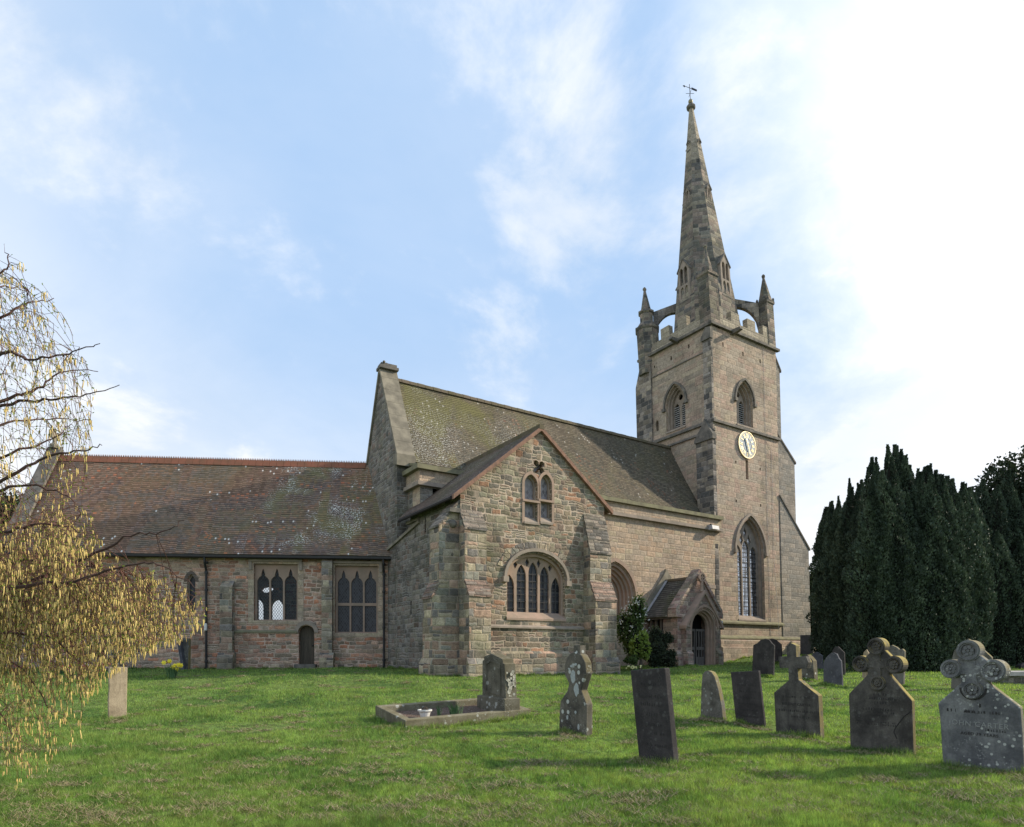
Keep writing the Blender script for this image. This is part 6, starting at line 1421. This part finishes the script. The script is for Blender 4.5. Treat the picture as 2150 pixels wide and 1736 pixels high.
    for c, L in cat_p:
        v = CV - F * (c.z - EYE) / c.y; r = .0034 * rng.uniform(.6, 1.35); a = Vector((rng.gauss(0, .10), rng.gauss(0, .10), -1)).normalized(); b = a + Vector((rng.gauss(0, .12), 0, 0)); cm.tube([c, c + a * L * .15, c + a * L * .6, c + a * L * .6 + b * L * .4], [r * .5, r, r * .95, r * .35], 4)
    t = NT('catkin'); ge = t.n('ShaderNodeNewGeometry'); c = t.ramp(ge.outputs['Random Per Island'], [(.38, .29, .11), (.60, .45, .16), (.70, .54, .22), (.52, .43, .16), (.34, .22, .10)]); t.bsdf(c, .8, None, .2)
    cm.build('catkins', t.mat, o, normals=False)
    leaf_mesh('leaves', np.array(bud_p), np.array(bud_d), .021, foliage('birch_bud', [(.16, .22, .03), (.24, .30, .05), (.30, .34, .06)], .35), o, .5)
birch()

# ------------------------------------------------------------------ grass
def grass():
    rng = np.random.default_rng(77); n = 900000
    Y = 1.0 / (1 / 5.4 + (1 / 52 - 1 / 5.4) * rng.uniform(0, 1, n)) ; Y = 5.3 + (Y - 5.3) * 1.0
    u = rng.uniform(-40, 2190, n); x = (u - CU) / F * Y; y = Y + rng.normal(0, .05, n)
    # keep out of the church
    inA = lambda fo, U, N, u0, u1, n0, n1: ((x - fo.x) * U.x + (y - fo.y) * U.y > u0) & ((x - fo.x) * U.x + (y - fo.y) * U.y < u1) & ((x - fo.x) * N.x + (y - fo.y) * N.y < n0) & ((x - fo.x) * N.x + (y - fo.y) * N.y > n1)
    bad = inA(TF.o, TF.U, TF.N, -.1, 7.7, .05, -9) | inA(NS.o, NS.U, NS.N, -22, 10.2, .45, -9) | inA(CS.o, CS.U, CS.N, -18.2, 1, .05, -8) | inA(NS.o, NS.U, NS.N, -7, -3.3, 3.1, 0) | inA(Vector((-2.13, 12.75)), A, -P, 0, 3.05, 0, -1.62)
    x, y = x[~bad], y[~bad]; n = len(x); z = ground_np(x, y)
    px = y / 640.0
    nz = np.sin(x * .9 + 1.3 * np.sin(y * .7)) * np.cos(y * .8 + x * .3) + .6 * np.sin(x * 2.7 + y * 1.9) * np.sin(y * 2.2 - x) + .4 * np.sin(x * 6.1) * np.sin(y * 5.3 + x * 2)
    h = (.040 + .022 * np.clip(nz, -1, 1.6)) * rng.uniform(.5, 1.7, n) + .0006 * y; w = np.maximum(.0042, px * .50) * rng.uniform(.7, 1.3, n)
    # dead thatch clumps, flatter and straw coloured
    cl = rng.uniform(0, 1, (780, 3)) ** np.array([1.1, 1, 2.0]); cy = 1 / (1 / 5.8 + (1 / 32 - 1 / 5.8) * cl[:, 0]); cu = 2190 * cl[:, 1] - 20; cx = (cu - CU) / F * cy
    m_ = 70; kx = (cx[:, None] + rng.normal(0, .055 + .05 * cl[:, 2:3], (780, m_)) * 1.5).ravel(); ky = (cy[:, None] + rng.normal(0, .05, (780, m_)) * 1.2).ravel()
    extra = []
    for (bu, bv, L, wd) in ((247, 1518, .45, .12), (1382, 1612, .55, .1), (1853, 1590, .7, .1), (2066, 1628, .8, .12), (1678, 1556, .6, .1), (1203, 1550, .35, .1), (1578, 1532, .45, .1), (1497, 1516, .4, .1), (850, 1530, .9, .3)):
        Yb = base_Y(bu, bv); X = (bu - CU) / F * Yb; k = 420; a = rng.uniform(-1, 1, k) * L; b = rng.normal(0, wd, k); extra.append((X + .5456 * a - .3 * b, Yb - .838 * a - b + .0))
    kx = np.concatenate([kx] + [e[0] for e in extra]); ky = np.concatenate([ky] + [e[1] for e in extra])
    def blades_(x, y, z, h, w, lean_, name, mat, lab):
        n = len(x); a = rng.uniform(0, 2 * np.pi, n); fa = rng.uniform(0, 2 * np.pi, n); dx, dy = np.cos(fa) * w * .5, np.sin(fa) * w * .5; ox, oy = np.cos(a) * h * lean_, np.sin(a) * h * lean_
        v = np.empty((n, 3, 3)); v[:, 0] = np.stack([x - dx, y - dy, z - .008], 1); v[:, 1] = np.stack([x + dx, y + dy, z - .008], 1); v[:, 2] = np.stack([x + ox, y + oy, z + h], 1)
        me = bpy.data.meshes.new(name); me.vertices.add(n * 3); me.vertices.foreach_set('co', v.ravel()); me.loops.add(n * 3); me.loops.foreach_set('vertex_index', np.arange(n * 3, dtype=np.int32))
        me.polygons.add(n); me.polygons.foreach_set('loop_start', np.arange(0, n * 3, 3, dtype=np.int32)); me.polygons.foreach_set('loop_total', np.full(n, 3, dtype=np.int32)); me.update(calc_edges=True)
        me.materials.append(mat); o = bpy.data.objects.new(name, me); COL.objects.link(o); tag(o, lab, 'grass', kind='stuff')
    t = NT('grass_blade'); p = t.pos(); c = turf_color(t, p); ge = t.n('ShaderNodeNewGeometry'); r = ge.outputs['Random Per Island']
    c = t.mul(c, t.m('MULTIPLY_ADD', r, 1.0, .62)); c = t.mix(t.m('MULTIPLY', t.m('GREATER_THAN', r, .94), .7), c, (.30, .28, .12))
    pb = t.bsdf(c, .55, None, .25); tr = t.n('ShaderNodeBsdfTranslucent'); t.l(t.mix(1, c, (1.5, 1.6, .8), 'MULTIPLY'), tr.inputs[0]); ms = t.n('ShaderNodeMixShader'); ms.inputs[0].default_value = .42
    t.l(pb.outputs[0], ms.inputs[1]); t.l(tr.outputs[0], ms.inputs[2]); t.l(ms.outputs[0], t.out.inputs[0])
    blades_(x, y, z, h, w, rng.uniform(.1, .9, n), 'grass', t.mat, 'short green churchyard grass over the whole lawn')
    # uncut fringe along walls and round the stones
    fx, fy = [], []
    def fringe(a, b, per=260, wd=.07):
        L = math.hypot(b[0] - a[0], b[1] - a[1]); k = int(L * per); f = rng.uniform(0, 1, k); nx_, ny_ = (b[1] - a[1]) / L, -(b[0] - a[0]) / L; o = np.abs(rng.normal(0, wd, k)) * (.4 + 1.2 * (np.sin(f * L * 3) > 0))
        fx.append(a[0] + (b[0] - a[0]) * f + nx_ * o); fy.append(a[1] + (b[1] - a[1]) * f + ny_ * o)
    P2 = lambda fr, u, n: tuple(fr.p(u, n, 0).xy)
    fringe(P2(CS, -18, .02), P2(CS, -.3, .02)); fringe(P2(TF, 1.4, .14), P2(TF, 6.2, .14)); fringe(P2(TF, .2, .95), P2(TF, 1.5, .95)); fringe(P2(TF, 6, .98), P2(TF, 7.5, .98)); fringe(P2(TEW, 7.4, .02), P2(TEW, 1.1, .02)); fringe(P2(TEW, .95, 1.42), P2(TEW, 0, 1.42)); fringe(P2(TF, -1.3, .02), P2(TF, .2, .3))
    fringe(P2(NS, -3.3, .02), P2(NS, 0, .05)); fringe(P2(NS, 0, .5), P2(NS, 10.2, .5)); fringe(P2(NS, -7, 3.2), P2(NS, -6, 3.2)); fringe((-2.13, 12.7), P2(Fr((-2.13, 12.7), A, -P), 3.05, .02), 500, .05); fringe((-3.0, 14.05), (-2.15, 12.7), 500, .05)
    for (bu, bv, w_) in ((247, 1512, .22), (1382, 1606, .42), (1853, 1584, .55), (2066, 1622, .62), (1678, 1548, .50), (1203, 1542, .32), (1578, 1526, .36), (1497, 1512, .30), (1600, 1421, .5), (1748, 1441, .5), (1697, 1430, .4), (1882, 1440, .5), (1716, 1408, .4), (1628, 1393, .5), (1752, 1385, .7), (1785, 1387, .7), (1693, 1377, .6)):
        Yb = base_Y(bu, bv); X = (bu - CU) / F * Yb; U_ = (.5456, -.838) if bu > 300 else (.8, .6)
        a_ = (X - U_[0] * w_, Yb - U_[1] * w_); b_ = (X + U_[0] * w_, Yb + U_[1] * w_); fringe(b_, a_, 420, .05); fringe(a_, b_, 420, .05)
    fx = np.concatenate(fx); fy = np.concatenate(fy); nf = len(fx)
    blades_(fx, fy, ground_np(fx, fy), rng.uniform(.05, .17, nf) * (.6 + .5 * np.sin(fx * 5) ** 2), np.maximum(.005, fy / 640 * .5), rng.uniform(.1, .8, nf), 'uncut_grass', t.mat, 'longer uncut grass along wall feet and round the stones')
    t = NT('dead_grass'); ge = t.n('ShaderNodeNewGeometry'); r = ge.outputs['Random Per Island']; c = t.ramp(r, [(.17, .13, .08), (.27, .215, .13), (.20, .18, .09), (.36, .30, .20)]); t.bsdf(c, .8, None, .2)
    kz = ground_np(kx, ky); nk = len(kx)
    blades_(kx, ky, kz + .030 + .03 * rng.uniform(0, 1, nk), .028 * rng.uniform(.2, 1.4, nk), np.maximum(.006, ky / 640 * .7), rng.uniform(1, 4, nk), 'dead_grass', t.mat, 'straw coloured wisps of dead grass lying on the lawn')
grass()
